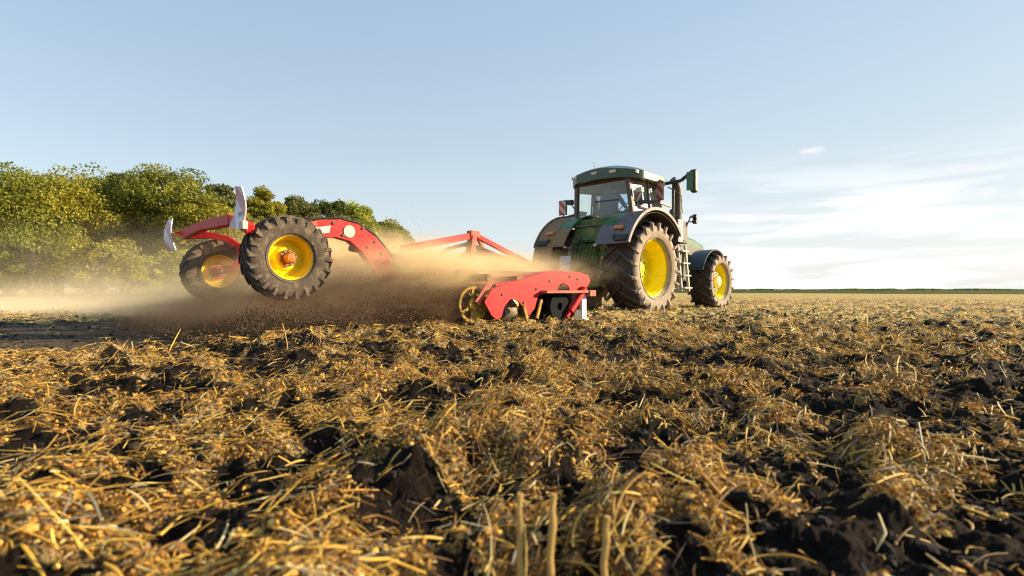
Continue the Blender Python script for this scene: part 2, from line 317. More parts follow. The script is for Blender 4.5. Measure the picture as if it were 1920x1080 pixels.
def field_mat():
    m = bpy.data.materials.new('field_soil'); m.use_nodes = True; t = m.node_tree; b = t.nodes['Principled BSDF']; b.inputs['Roughness'].default_value = .95; b.inputs['Specular IOR Level'].default_value = .15
    tc = N(t, 'ShaderNodeTexCoord'); geo = N(t, 'ShaderNodeNewGeometry')
    n1 = N(t, 'ShaderNodeTexNoise', inp={'Scale': 9.0, 'Detail': 8.0, 'Roughness': .78}); L(t, tc.outputs['Object'], n1.inputs[0])
    soil = N(t, 'ShaderNodeValToRGB'); L(t, n1.outputs[0], soil.inputs[0]); e = soil.color_ramp.elements
    e[0].position = .3; e[0].color = (.004, .003, .0024, 1); e[1].position = .72; e[1].color = (.030, .019, .011, 1)
    n2 = N(t, 'ShaderNodeTexNoise', inp={'Scale': 26.0, 'Detail': 8.0, 'Roughness': .8, 'Distortion': 1.2}); L(t, tc.outputs['Object'], n2.inputs[0])
    st = N(t, 'ShaderNodeValToRGB'); L(t, n2.outputs[0], st.inputs[0]); e = st.color_ramp.elements
    e[0].position = .35; e[0].color = (.14, .085, .035, 1); e[1].position = .66; e[1].color = (.80, .60, .29, 1)
    cov = N(t, 'ShaderNodeAttribute', attribute_name='cover'); n3 = N(t, 'ShaderNodeTexNoise', inp={'Scale': 17.0, 'Detail': 7.0, 'Roughness': .75}); L(t, tc.outputs['Object'], n3.inputs[0])
    ad = N(t, 'ShaderNodeMath', operation='ADD'); L(t, cov.outputs['Fac'], ad.inputs[0]); L(t, n3.outputs[0], ad.inputs[1])
    mr = N(t, 'ShaderNodeMapRange', interpolation_type='SMOOTHSTEP', inp={'From Min': .85, 'From Max': 1.08}); L(t, ad.outputs[0], mr.inputs[0])
    mx = N(t, 'ShaderNodeMixRGB'); L(t, mr.outputs[0], mx.inputs[0]); L(t, soil.outputs[0], mx.inputs[1]); L(t, st.outputs[0], mx.inputs[2])
    til = N(t, 'ShaderNodeAttribute', attribute_name='tilled'); n4 = N(t, 'ShaderNodeTexNoise', inp={'Scale': 5.0, 'Detail': 8.0, 'Roughness': .7}); L(t, tc.outputs['Object'], n4.inputs[0])
    tl = N(t, 'ShaderNodeValToRGB'); L(t, n4.outputs[0], tl.inputs[0]); e = tl.color_ramp.elements
    e[0].position = .3; e[0].color = (.055, .040, .028, 1); e[1].position = .7; e[1].color = (.17, .125, .08, 1)
    m2 = N(t, 'ShaderNodeMixRGB'); L(t, til.outputs['Fac'], m2.inputs[0]); L(t, mx.outputs[0], m2.inputs[1]); L(t, tl.outputs[0], m2.inputs[2])
    # unworked stubble and a green crop far off
    ln = N(t, 'ShaderNodeVectorMath', operation='LENGTH'); L(t, geo.outputs['Position'], ln.inputs[0])
    far = N(t, 'ShaderNodeMapRange', interpolation_type='SMOOTHSTEP', inp={'From Min': 24.0, 'From Max': 40.0}); L(t, ln.outputs['Value'], far.inputs[0])
    n5 = N(t, 'ShaderNodeTexNoise', inp={'Scale': 1.2, 'Detail': 9.0, 'Roughness': .75}); L(t, tc.outputs['Object'], n5.inputs[0])
    fc = N(t, 'ShaderNodeValToRGB'); L(t, n5.outputs[0], fc.inputs[0]); e = fc.color_ramp.elements
    e[0].position = .35; e[0].color = (.30, .21, .07, 1); e[1].position = .65; e[1].color = (.62, .47, .17, 1)
    m3 = N(t, 'ShaderNodeMixRGB'); L(t, far.outputs[0], m3.inputs[0]); L(t, m2.outputs[0], m3.inputs[1]); L(t, fc.outputs[0], m3.inputs[2])
    L(t, m3.outputs[0], b.inputs['Base Color'])
    bp = N(t, 'ShaderNodeBump', inp={'Strength': 1.0, 'Distance': .03}); L(t, n2.outputs[0], bp.inputs['Height']); L(t, bp.outputs[0], b.inputs['Normal'])
    return m
cv = cover(GX, GY); cv = cv * .50 + .38 * ss(4, 13, RR) + .04
field = np_mesh('field', V, F, field_mat(), smooth=True, attr={'cover': cv * (1 - tilled(GX, GY)), 'tilled': tilled(GX, GY)})
tag(field, kind='structure')

# green crop beyond the stubble
def crop():
    m = mat('green_crop', (.050, .068, .008), .95, dirt=(.10, .10, .012), damt=.5, dscale=.05, spec=.05)
    a = np.radians(np.linspace(-12, 88, 90)); rs = np.array([78, 79, 100, 200, 600, 3000.]); z = np.array([.004, .04, .045, .05, .06, .08])
    A, RS = np.meshgrid(a, rs); Z = np.repeat(z[:, None], len(a), 1)
    RS = RS + (vn(A * 8, A * 0, 9) - .5) * 10 * (RS < 101)
    V = np.stack([RS * np.sin(A), RS * np.cos(A), Z], -1); n = len(a); i, j = np.meshgrid(np.arange(len(rs) - 1), np.arange(n - 1), indexing='ij')
    F = np.stack([i * n + j, (i + 1) * n + j, (i + 1) * n + j + 1, i * n + j + 1], -1).reshape(-1, 4)
    tag(np_mesh('crop_field', V, F, m), kind='structure')
crop()

# ------------------------------------------------------------------ straw litter
GOLD = np.array([[.68, .44, .09], [.76, .56, .17], [.52, .31, .06], [.74, .62, .38], [.24, .13, .045], [.24, .22, .21], [.12, .065, .025], [.52, .28, .05]]) * np.array([1.14, 1.10, .86])
GW = np.array([.20, .13, .17, .09, .14, .09, .10, .08]); GW = GW / GW.sum()
def scatter(n, dens_fn, rmin, rmax, power, half=56, cov_pow=1.0):
    # r with density per area ~ r^-power
    e = 2 - power; u = rng.random(n * 3); r = (rmin ** e + u * (rmax ** e - rmin ** e)) ** (1 / e)
    a = np.radians(rng.uniform(-half, half, n * 3)); X = r * np.sin(a); Y = r * np.cos(a)
    keep = rng.random(n * 3) < dens_fn(X, Y) ** cov_pow
    X, Y = X[keep][:n], Y[keep][:n]; return X, Y
def outside_machines(X, Y):
    return np.ones_like(X, bool)
def straws(n, rmin, rmax, power, S, K, lmin, lmax, wmin, wmax, floor=.05):
    X, Y = scatter(n, lambda x, y: np.clip(cover(x, y) + floor * (1 - tilled(x, y)), 0, 1), rmin, rmax, power)
    n = len(X); c = cover(X, Y)
    ln = rng.uniform(lmin, lmax, n) * rng.choice([.35, .7, 1.0, 1.4], n, p=[.35, .35, .22, .08])
    az = np.where(rng.random(n) < .42, R(90 - IMH) + rng.normal(0, .45, n), rng.uniform(0, 2 * np.pi, n))
    dx, dy = np.cos(az), np.sin(az); wd = rng.uniform(wmin, wmax, n)
    s = np.linspace(-.5, .5, S)[None, :]
    bend = (rng.normal(0, .055, n) * ln)[:, None] * (s * s * 4 - .5)
    kink = np.where(rng.random(n) < .16, rng.normal(0, .4, n), 0)[:, None] * np.abs(s) * ln[:, None]
    PX = X[:, None] + dx[:, None] * s * ln[:, None] - dy[:, None] * (bend + kink); PY = Y[:, None] + dy[:, None] * s * ln[:, None] + dx[:, None] * (bend + kink)
    PH = H(PX, PY); z0 = PH[:, :1]; z1 = PH[:, -1:]; line = z0 + (z1 - z0) * (s + .5)
    lift = np.maximum(0, (PH - line).max(1))[:, None] * .7
    stack = (rng.random(n) ** 1.5 * .05 * c * (1 - .6 * ss(6, 20, np.hypot(X, Y))))[:, None]
    up = np.where(rng.random(n) < .20, np.abs(rng.normal(0, .33, n)), 0)[:, None] * ln[:, None] * (s + .5)
    arch = (rng.random(n) * .07)[:, None] * ln[:, None] * (1 - 4 * s * s)
    PZ = line + lift + stack + up + arch + .003
    P = np.stack([PX, PY, PZ], -1)
    T = np.gradient(P, axis=1); T /= np.linalg.norm(T, axis=-1, keepdims=True) + 1e-9
    up0 = rng.normal(0, 1, (n, 1, 3)) * .6 + np.array([0, 0, 1.0]); A = np.cross(T, up0); A /= np.linalg.norm(A, axis=-1, keepdims=True) + 1e-9; B = np.cross(T, A)
    taper = np.clip(1.15 - np.abs(s + rng.uniform(-.3, .3, (n, 1))) * 1.0, .35, 1)[..., None] * wd[:, None, None]
    if K == 2: ring = [A * taper * .5, -A * taper * .5]
    else: ring = [(A * math.cos(2 * math.pi * k / K) + B * .32 * math.sin(2 * math.pi * k / K)) * taper * .5 for k in range(K)]
    VV = np.stack([P + q for q in ring], 2)                       # n,S,K,3
    base = (np.arange(n) * S * K)[:, None, None]; i = np.arange(S - 1)[None, :, None]; k = np.arange(1 if K == 2 else K)[None, None, :]; k2 = (k + 1) % K
    FF = np.stack([base + i * K + k, base + i * K + k2, base + (i + 1) * K + k2, base + (i + 1) * K + k], -1).reshape(-1, 4)
    ci = GOLD[rng.choice(len(GOLD), n, p=GW)] * rng.uniform(.72, 1.15, (n, 1))
    CC = np.repeat(ci, S * K, 0)
    return VV.reshape(-1, 3), FF, CC
def merge(lst):
    Vs, Fs, Cs = [], [], []; o = 0
    for v, f, c in lst: Vs.append(v); Fs.append(f + o); Cs.append(c); o += len(v)
    return np.concatenate(Vs), np.concatenate(Fs), np.concatenate(Cs)
V_, F_, C_ = merge([
    straws(6800, .45, 2.2, .6, 5, 5, .015, .11, .0020, .0070, .11),
    straws(30000, 1.8, 7, 1.1, 4, 3, .02, .11, .0022, .0072, .12),
    straws(100000, 5, 34, 1.1, 3, 2, .04, .15, .004, .011, .30)])
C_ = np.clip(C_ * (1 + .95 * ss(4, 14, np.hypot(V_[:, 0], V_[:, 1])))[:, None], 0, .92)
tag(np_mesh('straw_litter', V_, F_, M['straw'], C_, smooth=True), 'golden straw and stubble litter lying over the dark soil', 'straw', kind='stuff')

# crumbled chaff and leaf scraps: small bent quads in clumps
def chaff(n, rmin, rmax, power, smin, smax):
    X, Y = scatter(n, cover, rmin, rmax, power, cov_pow=1.6); n = len(X); h = H(X, Y)
    sz = rng.uniform(smin, smax, n) * rng.choice([.5, 1, 1.7], n, p=[.5, .38, .12])
    U = rng.normal(0, 1, (n, 3)); U[:, 2] *= .6; U /= np.linalg.norm(U, axis=1, keepdims=True); W = rng.normal(0, 1, (n, 3)); W = np.cross(U, W); W /= np.linalg.norm(W, axis=1, keepdims=True); Q = np.cross(U, W)
    C = np.stack([X, Y, h + rng.random(n) * .03 + .002], -1)[:, None, :]
    uv = np.array([[-1, -.5, 0], [0, -.6, .35], [1, -.4, -.1], [-1, .5, .1], [0, .55, .5], [1, .45, 0]])
    P = C + (uv[None, :, 0:1] * U[:, None] + uv[None, :, 1:2] * W[:, None] + uv[None, :, 2:3] * Q[:, None]) * (sz * rng.uniform(.6, 1.0, n))[:, None, None] + rng.normal(0, .12, (n, 6, 3)) * sz[:, None, None]
    b = np.arange(n)[:, None, None] * 6; F = (b + np.array([[0, 1, 4, 3], [1, 2, 5, 4]])[None]).reshape(-1, 4)
    pal = np.array([[.46, .23, .045], [.58, .33, .07], [.28, .13, .03], [.13, .065, .02], [.62, .44, .16], [.06, .04, .025]])
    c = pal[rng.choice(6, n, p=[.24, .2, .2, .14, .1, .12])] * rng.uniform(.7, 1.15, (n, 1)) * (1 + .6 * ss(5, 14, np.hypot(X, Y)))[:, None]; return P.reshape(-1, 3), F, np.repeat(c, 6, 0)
V_, F_, C_ = merge([chaff(70000, .45, 3, .7, .002, .0075), chaff(90000, 2.5, 9, 1.0, .003, .010), chaff(60000, 8, 34, 1.1, .008, .022)])
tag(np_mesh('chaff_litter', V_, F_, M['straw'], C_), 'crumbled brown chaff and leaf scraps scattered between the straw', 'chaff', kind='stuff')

# loose clods of soil
ICO_V = None
def ico():
    import bmesh
    bm = bmesh.new(); bmesh.ops.create_icosphere(bm, subdivisions=2, radius=1); v = np.array([x.co[:] for x in bm.verts]); f = np.array([[q.index for q in p.verts] for p in bm.faces]); bm.free()
    bm = bmesh.new(); bmesh.ops.create_icosphere(bm, subdivisions=1, radius=1); v1 = np.array([x.co[:] for x in bm.verts]); f1 = np.array([[q.index for q in p.verts] for p in bm.faces]); bm.free(); return v, f, v1, f1
IV, IF, IV1, IF1 = ico()
def clods(P, sz, pal, hi=True, flat=.7):
    v, f = (IV, IF) if hi else (IV1, IF1); n = len(P)
    d = 1 + rng.normal(0, .16, (n, len(v))); Q = v[None] * d[..., None] * (sz[:, None] * np.array([1, 1, flat])[None] * rng.uniform(.7, 1.3, (n, 3)))[:, None, :]
    a = rng.uniform(0, 6.28, n); ca, sa = np.cos(a)[:, None], np.sin(a)[:, None]; Q = np.stack([Q[..., 0] * ca - Q[..., 1] * sa, Q[..., 0] * sa + Q[..., 1] * ca, Q[..., 2]], -1)
    Q = Q + P[:, None, :]; F = (np.arange(n)[:, None, None] * len(v) + f[None]).reshape(-1, 3)
    c = pal[rng.integers(0, len(pal), n)] * rng.uniform(.7, 1.3, (n, 1)); return Q.reshape(-1, 3), F, np.repeat(c, len(v), 0)
SOILP = np.array([[.014, .010, .008], [.025, .017, .012], [.045, .030, .018], [.010, .008, .006]])
X, Y = scatter(9000, lambda x, y: np.clip(1.1 - cover(x, y), 0.1, 1) * (1 - tilled(x, y) * .4), .55, 9, .9); sz = .003 + .017 * rng.random(len(X)) ** 4
c1 = clods(np.stack([X, Y, H(X, Y) + sz * .1], -1), sz, SOILP * .8)
X, Y = scatter(9000, lambda x, y: np.clip(1.1 - cover(x, y), 0.15, 1), 3, 26, 1.1); sz = .006 + .026 * rng.random(len(X)) ** 3
c2 = clods(np.stack([X, Y, H(X, Y) + sz * .2], -1), sz, SOILP * 1.3, hi=False)
V_, F_, C_ = merge([c1, c2])
X, Y = scatter(48000, cover, .5, 8, .85, cov_pow=1.3); sz = .002 + .009 * rng.random(len(X)) ** 2.5
CR = clods(np.stack([X, Y, H(X, Y) + sz * .5 + rng.random(len(X)) * .012], -1), sz, np.array([[.55, .28, .05], [.68, .42, .10], [.30, .15, .035], [.14, .075, .025]]), hi=False)
tag(np_mesh('crumb_litter', CR[0], CR[1], M['clod'], CR[2]), 'golden brown crumbs of trodden straw and crust on the soil', 'crumbs', kind='stuff')
tag(np_mesh('soil_clods', V_, F_, M['clod'], C_), 'dark crumbly soil clods lying between the straw', 'soil', kind='stuff')

# upright stubble stalks one can point to (px, base y, top y on the 1920 photograph -> ground point and height)
def stalk(px, ybase, ytop, rad, lean, label, group):
    d = CAMZ * 1000 / (ybase - 543.0); x = (px - 960) / 1000 * d; h = (ybase - ytop) / 1000 * d
    z0 = float(H(x, d)) - .02; h = CAMZ - (ytop - 543) / 1000 * d - z0 - .02; b = MB(); nseg = 9; pts = []; rad_l = []
    for i in range(nseg + 1):
        t = i / nseg; pts.append((lean[0] * t * t + .0015 * math.sin(i * 2.1), lean[1] * t, t * (h + .02))); rad_l.append(rad * (1.08 - .25 * t) * (1.16 if i in (3, 7) else 1))
    b.tube(pts, rad_l, 8)
    b.box((lean[0] * .3 + rad * 1.6, lean[1] * .3, h * .34), (rad * .5, rad * 1.7, h * .22), (0, .35, .4))
    o = b.build('stubble_stalk', M['stalkm'], loc=(x, d, z0)); tag(o, label, 'stubble stalk', group)
M['stalkm'] = mat('dry_stalk', (.52, .33, .10), .6, dirt=(.28, .16, .05), damt=.4, dscale=40)
g = 'upright stubble stalks'
stalk(975, 1105, 925, .0058, (.000, .0), 'leftmost of the three tall blurred stalks standing at the bottom edge', g)
stalk(1030, 1105, 930, .0062, (.008, .01), 'middle one of the three tall blurred stalks at the bottom edge', g)
stalk(1130, 1105, 968, .0060, (.008, .0), 'rightmost of the three blurred stalks at the bottom edge, the shortest', g)
stalk(852, 812, 738, .0028, (.004, 0), 'single thin pale stalk standing upright left of the picture centre', g)
stalk(540, 660, 606, .004, (-.045, 0), 'stalk leaning left against the dark dust below the near transport wheel', g)
stalk(601, 662, 612, .003, (.0, 0), 'thin straight stalk against the dark dust right of the leaning one', g)
stalk(250, 676, 640, .004, (-.01, 0), 'short upright stalk at the left edge of the field', g)
stalk(1213, 975, 905, .0030, (-.014, 0), 'thin pale stalk leaning left over dark soil in the right foreground', g)

# ------------------------------------------------------------------ wheels
def wheel(parent, c, side, Rr, r, W, nl, lug_h, deep, rimmat, hubmat, name='wheel', side_m='sidewall', hubr=.2, hubd=1.0, seg=72, lugw=.05, spin=0., inner_hub=False, ang=.42, tilt=0., dirty=True):
    wh = empty(name, c, 0 if side > 0 else math.pi, parent); wh.rotation_euler = (spin * side, tilt, 0 if side > 0 else math.pi)
    Rc = Rr - lug_h; b = MB(); sw = Rc - r
    prof = [(-.37 * W, r * .985), (-.42 * W, r + .03 * sw), (-.475 * W, r + .25 * sw), (-.505 * W, r + .52 * sw), (-.49 * W, r + .78 * sw), (-.445 * W, Rc - .035 * Rr), (-.36 * W, Rc - .012 * Rr), (-.2 * W, Rc - .003), (0, Rc)]
    prof = prof + [(-x, q) for x, q in prof[-2::-1]]
    b.lathe(prof, seg, mi=0)
    for i, f in enumerate(b.f):
        xs = [abs(b.v[k][0]) for k in f]
        if min(xs) > .36 * W and max(math.hypot(b.v[k][1], b.v[k][2]) for k in f) < Rc - .03 * Rr: b.m[i] = 1
    # raised ring on the sidewall
    for s in (-1, 1): b.lathe([(s * .452 * W, r + .10 * sw), (s * .478 * W, r + .14 * sw), (s * .484 * W, r + .18 * sw), (s * .46 * W, r + .20 * sw)], seg, mi=1)
    for s in (-1, 1):
        for i in range(nl):
            a0 = 2 * math.pi * (i + (.5 if s > 0 else 0)) / nl
            st = [(-.04, Rc - .02, -.04, Rr), (.12, Rc - .02, .12, Rr), (.30, Rc - .03, .30, Rr - .002), (.44, Rc - .06 * Rr, .455, Rr - .010), (.465, Rc - .13 * Rr, .550, Rr - .035 * Rr), (.485, Rc - .20 * Rr, .540, Rc - .11 * Rr)]
            q = []
            for (xb, rb, xt, rt) in st:
                a = a0 - max(0, (.47 - xb)) * W * ang / Rr * 2.0; hw = lugw / Rr * (.5 if xb < .3 else .56)
                for (x_, r_, dh) in ((xb, rb, -1.25), (xb, rb, 1.25), (xt, rt, .9), (xt, rt, -.9)):
                    aa = a + dh * hw; q.append((s * x_ * W, r_ * math.cos(aa), r_ * math.sin(aa)))
            m = len(st); fs = [(0, 1, 2, 3), tuple(4 * (m - 1) + k for k in (3, 2, 1, 0))]
            for k in range(m - 1):
                for e in range(4): fs.append((4 * k + e, 4 * k + (e + 1) % 4, 4 * k + 4 + (e + 1) % 4, 4 * k + 4 + e))
            nb = len(b.f); b.add(q, fs, 2)
            for k in range(nb, len(b.f)):
                if min(abs(b.v[p][0]) for p in b.f[k]) > (.40 if side_m == 'sidewall' else .43) * W: b.m[k] = 1
    b.build('tyre', [M['rubber'], M[side_m], M['rubber_lug']], wh, smooth=35)
    x1 = .37 * W; xd = x1 - deep
    b = MB(); b.lathe([(x1 + .008, r * .985), (x1 + .014, r * 1.01), (x1 + .004, r * 1.02), (x1 - .012, r * 1.0), (x1 - .02, r * .955), (x1 - .05, r * .93), (x1 - deep * .45, r * .90), (x1 - deep * .55, r * .86), (xd + .03, r * .84), (xd, r * .80), (xd + .015, r * .62), (xd + .05, r * .50), (xd + .05, r * .42), (xd + .04, r * .05)], 64)
    if True:   # back of the rim, seen on the inner side
        b.lathe([(-x1 - .008, r * .985), (-x1 + .02, r * .95), (-x1 * .5, r * .90), (xd - .02, r * .84), (xd - .02, r * .2), (xd - .02, .02)], 64)
    for k in range(8):                # bolts holding the disc to the rim
        a = 2 * math.pi * k / 8; b.box((xd + .012, r * .80 * math.cos(a), r * .80 * math.sin(a)), (.03, .09 * r, .12 * r), (a, 0, 0))
    b.build('rim', rimmat, wh, smooth=30)
    b = MB(); hr = r * hubr
    b.lathe([(xd + .03, hr * 1.7), (xd + .07, hr * 1.65), (xd + .075, hr * 1.05), (xd + .07 + .09 * hubd, hr * .95), (xd + .07 + .11 * hubd, hr * .75), (xd + .07 + .115 * hubd, .001)], 32)
    for k in range(10):
        a = 2 * math.pi * k / 10; b.lathe([(xd + .07, .022), (xd + .10, .022), (xd + .10, .001)], 6, c=(0, hr * 1.38 * math.cos(a), hr * 1.38 * math.sin(a)), mi=1)
    b.build('hub', [hubmat, M['bolt']], wh, smooth=30)
    return wh

# ------------------------------------------------------------------ TRACTOR (local: x right, y forward, z up)
trac = empty('tractor', (TR0.x, TR0.y, -.03), -R(TRH)); tag(trac, 'large dusty green tractor with yellow rims pulling the red implement', 'tractor')
RW = 1.05
for s in (1, -1):
    wheel(trac, (s * .90, 0, 1.0), s, 1.05, .645, .80, 20, .055, .40, M['yellow'], M['yellow'], hubr=.22, hubd=.25, spin=.1, lugw=.055)
    wheel(trac, (s * .98, 3.45, .735), s, .765, .475, .64, 17, .048, .17, M['yellow'], mat('cream_hub', (.75, .62, .30), .4) if s > 0 else M['yellow_old'], hubr=.33, spin=.3, lugw=.045)
# chassis
b = MB(); b.box((0, .15, 1.0), (.62, 1.5, .62)); b.box((0, 1.9, .95), (.46, 2.4, .50)); b.box((0, 3.5, .9), (.5, 1.2, .36)); b.tube([(-.75, 3.45, .74), (.75, 3.45, .74)], .11, 12); b.tube([(-.85, 0, 1.0), (.85, 0, 1.0)], .17, 16); b.box((0, 4.25, .8), (.7, .35, .4))
b.build('chassis', M['dark'], trac, bevel=.02)
b = MB(); b.box((0, -.62, 1.28), (.66, .22, .62)); b.box((0, -.60, 1.80), (.95, .30, .42), (R(-12), 0, 0)); b.box((-.38, -.70, 1.45), (.16, .14, .5)); b.box((.36, -.70, 1.5), (.14, .14, .42)); b.box((.1, -.76, 1.2), (.24, .1, .2)); b.box((0, -.35, 2.06), (1.15, .5, .22))
for k in range(6): b.tube([(-.32 + k * .11, -.72, 1.62), (-.34 + k * .11, -.84, 1.5), (-.3 + k * .1, -.95, 1.2), (-.2 + k * .07, -1.15, .95)], .017, 6)
b.build('rear_body', M['green_dusty'], trac, bevel=.015)
b = MB(); b.lathe([(-.09, .001), (-.09, .07), (.09, .07), (.09, .001)], 16, c=(.0, -.80, .98)); b.tube([(0, -.7, .82), (0, -.92, .82)], .045, 12)
for k in range(4):
    b.tube([(.18 + .07 * (k % 2), -.72, 1.42 + .12 * (k // 2)), (.18 + .07 * (k % 2), -.86, 1.42 + .12 * (k // 2))], .024, 8)
for x in (-.30, .30): b.tube([(x, -.66, 1.05), (x, -.70, 1.72)], .048, 12); b.box((x, -.74, 1.74), (.12, .14, .12))
b.box((0, -.74, 2.00), (1.05, .05, .05)); b.box((.42, -.78, 1.92), (.10, .08, .18)); b.build('hydraulic_block', M['dark'], trac, bevel=.008)
for x in (-.16, .02):
    b = MB(); b.tube([(x, -.80, 1.66), (x - .04, -1.0, 1.62), (x - .05, -1.15, 1.25), (x + .1, -1.35, .98), (x + .15, -1.55, .95)], .016, 6); b.build('hose', M['black'], trac)
# rear linkage
for s in (1, -1):
    b = MB(); b.beam((s * .32, -.55, .72), (s * .46, -1.30, .62), .06, .10); b.tube([(s * .33, -.6, 1.62), (s * .42, -1.05, .68)], .035, 8); b.beam((s * .24, -.65, 1.7), (s * .36, -.95, 1.62), .05, .09)
    b.build('lift_arm', M['green_dusty'], trac, bevel=.008)
b = MB(); b.beam((0, -.7, 1.25), (.0, -1.25, 1.05), .05, .05); b.box((0, -1.28, 1.04), (.1, .06, .1)); b.build('top_link', M['dark'], trac)
b = MB(); b.beam((0, -.4, .55), (0, -1.25, .52), .12, .07); b.box((0, -1.22, .60), (.2, .12, .10)); b.build('drawbar', M['dark'], trac, bevel=.01)
b = MB(); b.box((-.52, -1.02, 1.12), (.30, .02, .36), (0, 0, R(6))); b.build('number_plate', M['platec'], trac)
b = MB(); b.box((-.52, -.99, 1.12), (.34, .015, .40), (0, 0, R(6))); b.beam((-.45, -.98, 1.0), (-.2, -.62, 1.15), .03, .03); b.build('plate_bracket', M['dark'], trac)
# rear fenders
def arc(a0, a1, r, n, cy=.05, cz=.98): return [(r * math.cos(a0 + (a1 - a0) * i / n) + cy, r * math.sin(a0 + (a1 - a0) * i / n) + cz) for i in range(n + 1)]
for s in (1, -1):
    rf = 1.31 if s > 0 else 1.35
    b = MB(); x0, x1 = sorted((s * .80, s * 1.30)); b.band(arc(R(38), R(157), rf, 22), x0, x1, -.035)
    xa, xb = sorted((s * .42, s * .80)); b.band(arc(R(133), R(157), rf - .004, 8), xa, xb, -.03)
    xa, xb = sorted((s * 1.285, s * 1.315)); b.band(arc(R(38), R(157), rf + .004, 22), xa, xb, -.075)
    if s < 0: b.band(arc(R(157), R(178), rf, 6), -1.30, -.74, -.03)
    b.build('fender', M['fender'] if s > 0 else M['fender_dusty'], trac, bevel=.006)
    b = MB(); xa, xb = sorted((s * .42, s * .80)); b.band(arc(R(38), R(133), rf - .002, 14), xa, xb, -.03)
    b.box((s * .44, .05, 1.75), (.03, 1.5, .75)); b.build('inner_fender', M['green'], trac)
    b = MB(); xa, xb = sorted((s * .46, s * 1.28)); b.band(arc(R(38), R(155), rf - .045, 20), xa, xb, -.012); b.build('fender_liner', M['fender_in'], trac)
    b = MB(); b.box((s * .95, -1.03 - (rf - 1.31) * .8, 1.86), (.24, .05, .09), (R(-38), 0, 0)); b.build('tail_light', M['orange'], trac, bevel=.01)
    b = MB(); b.box((s * 1.08, -1.155 - (rf - 1.31) * .9, 1.62), (.30, .05, .14), (R(-28), 0, 0)); b.box((s * .9, -1.135 - (rf - 1.31) * .9, 1.66), (.05, .06, .1), (R(-28), 0, 0)); b.build('light_housing', M['black'], trac, bevel=.01)
    b = MB(); b.box((s * .43, -1.15, 1.50), (.07, .05, .05)); b.build('reflector', M['pale'], trac)
    # front fender
    b = MB(); x0, x1 = sorted((s * .66, s * 1.14)); b.band(arc(R(58), R(160), .85, 14, 3.45, .735), x0, x1, -.03); b.beam((s * .5, 3.3, 1.2), (s * .95, 3.4, 1.58), .06, .05); b.build('front_fender', M['fender_blue'], trac, bevel=.006)
# cab
cr_ = {'rl': (-.80, -.22), 'rr': (.80, -.22), 'br': (.86, .45), 'bl': (-.86, .45), 'fr': (.76, 1.20), 'fl': (-.76, 1.20)}
ct_ = {'rl': (-.72, -.30), 'rr': (.72, -.30), 'br': (.78, .42), 'bl': (-.78, .42), 'fr': (.70, 1.16), 'fl': (-.70, 1.16)}
ZB, ZT = 2.12, 3.10
for k in cr_:
    wd = .10 if k[0] == 'r' else (.055 if k[0] == 'b' else .065)
    b = MB(); b.beam((*cr_[k], ZB), (*ct_[k], ZT), wd, wd); b.build('pillar', M['dark'], trac, bevel=.012)
b = MB(); b.box((0, .48, 1.98), (1.62, 1.46, .26)); b.box((0, .5, 1.65), (1.3, 1.3, .42)); b.build('cab_floor', M['green_dusty'], trac, bevel=.03)
def pane(a, b_, name='window'):
    p = [Vector((*cr_[a], ZB + .02)), Vector((*cr_[b_], ZB + .02)), Vector((*ct_[b_], ZT - .02)), Vector((*ct_[a], ZT - .02))]
    n = (p[1] - p[0]).cross(p[3] - p[0]).normalized() * .006; b = MB(); b.add([q - n for q in p] + [q + n for q in p], [(0, 1, 2, 3), (7, 6, 5, 4), (0, 4, 5, 1), (1, 5, 6, 2), (2, 6, 7, 3), (3, 7, 4, 0)]); return b.build(name, M['glass'], trac, smooth=0)
for a, c_ in (('rl', 'rr'), ('rr', 'br'), ('br', 'fr'), ('fr', 'fl'), ('fl', 'bl'), ('bl', 'rl')): pane(a, c_)
b = MB(); b.beam((.80, -.2, 2.13), (.86, .45, 2.13), .05, .06); b.beam((.86, .45, 2.13), (.76, 1.2, 2.13), .05, .06); b.beam((-.8, -.22, 2.13), (.8, -.22, 2.13), .05, .06); b.beam((-.2, -.28, 2.62), (.45, -.28, 2.60), .025, .03)
b.build('window_frame', M['black'], trac)
# roof: domed slab, wide overhang, brown underside with lamps
M['lining'] = mat('brown_roof_lining', (.085, .045, .022), .8, dirt=(.2, .14, .08), damt=.4)
def roof():
    b = MB(); nx, ny = 20, 24; vs = []; fs = []
    def outl(u, v, k):
        x = u * 1.0 * (1 - .10 * max(0, v) ** 2); y = .46 + v * 1.02; e = min(1, abs(u) ** 2.2 + abs(v) ** 2.2 * .8)
        zt = 3.50 - .24 * e - .05 * (u * u) - .03 * v; zb = 3.085 - .03 * abs(u) + .05 * e * 0
        return (x, y, zt if k else zb)
    for k in (0, 1):
        for j in range(ny + 1):
            for i in range(nx + 1):
                u = -1 + 2 * i / nx; v = -1 + 2 * j / ny
                c = .20; uu = u * (1 - c * max(0, abs(v) - .6) / .4 * abs(u)); vv = v * (1 - c * max(0, abs(u) - .6) / .4 * abs(v)); vs.append(outl(uu, vv, k))
    o = (nx + 1) * (ny + 1)
    for j in range(ny):
        for i in range(nx):
            a = j * (nx + 1) + i; fs.append((a, a + nx + 1, a + nx + 2, a + 1)); fs.append((o + a, o + a + 1, o + a + nx + 2, o + a + nx + 1))
    rim_ = [i for i in range(nx + 1)] + [j * (nx + 1) + nx for j in range(1, ny + 1)] + [ny * (nx + 1) + i for i in range(nx - 1, -1, -1)] + [j * (nx + 1) for j in range(ny - 1, 0, -1)]
    nf = len(fs)
    for q in range(len(rim_)): a, c = rim_[q], rim_[(q + 1) % len(rim_)]; fs.append((a, c, o + c, o + a))
    b.add(vs, fs)
    for q in range(nf, len(fs)): b.m[q] = 1; return b.build('roof', [M['roofgreen'], M['lining']], trac, smooth=45)
rf_ = roof()
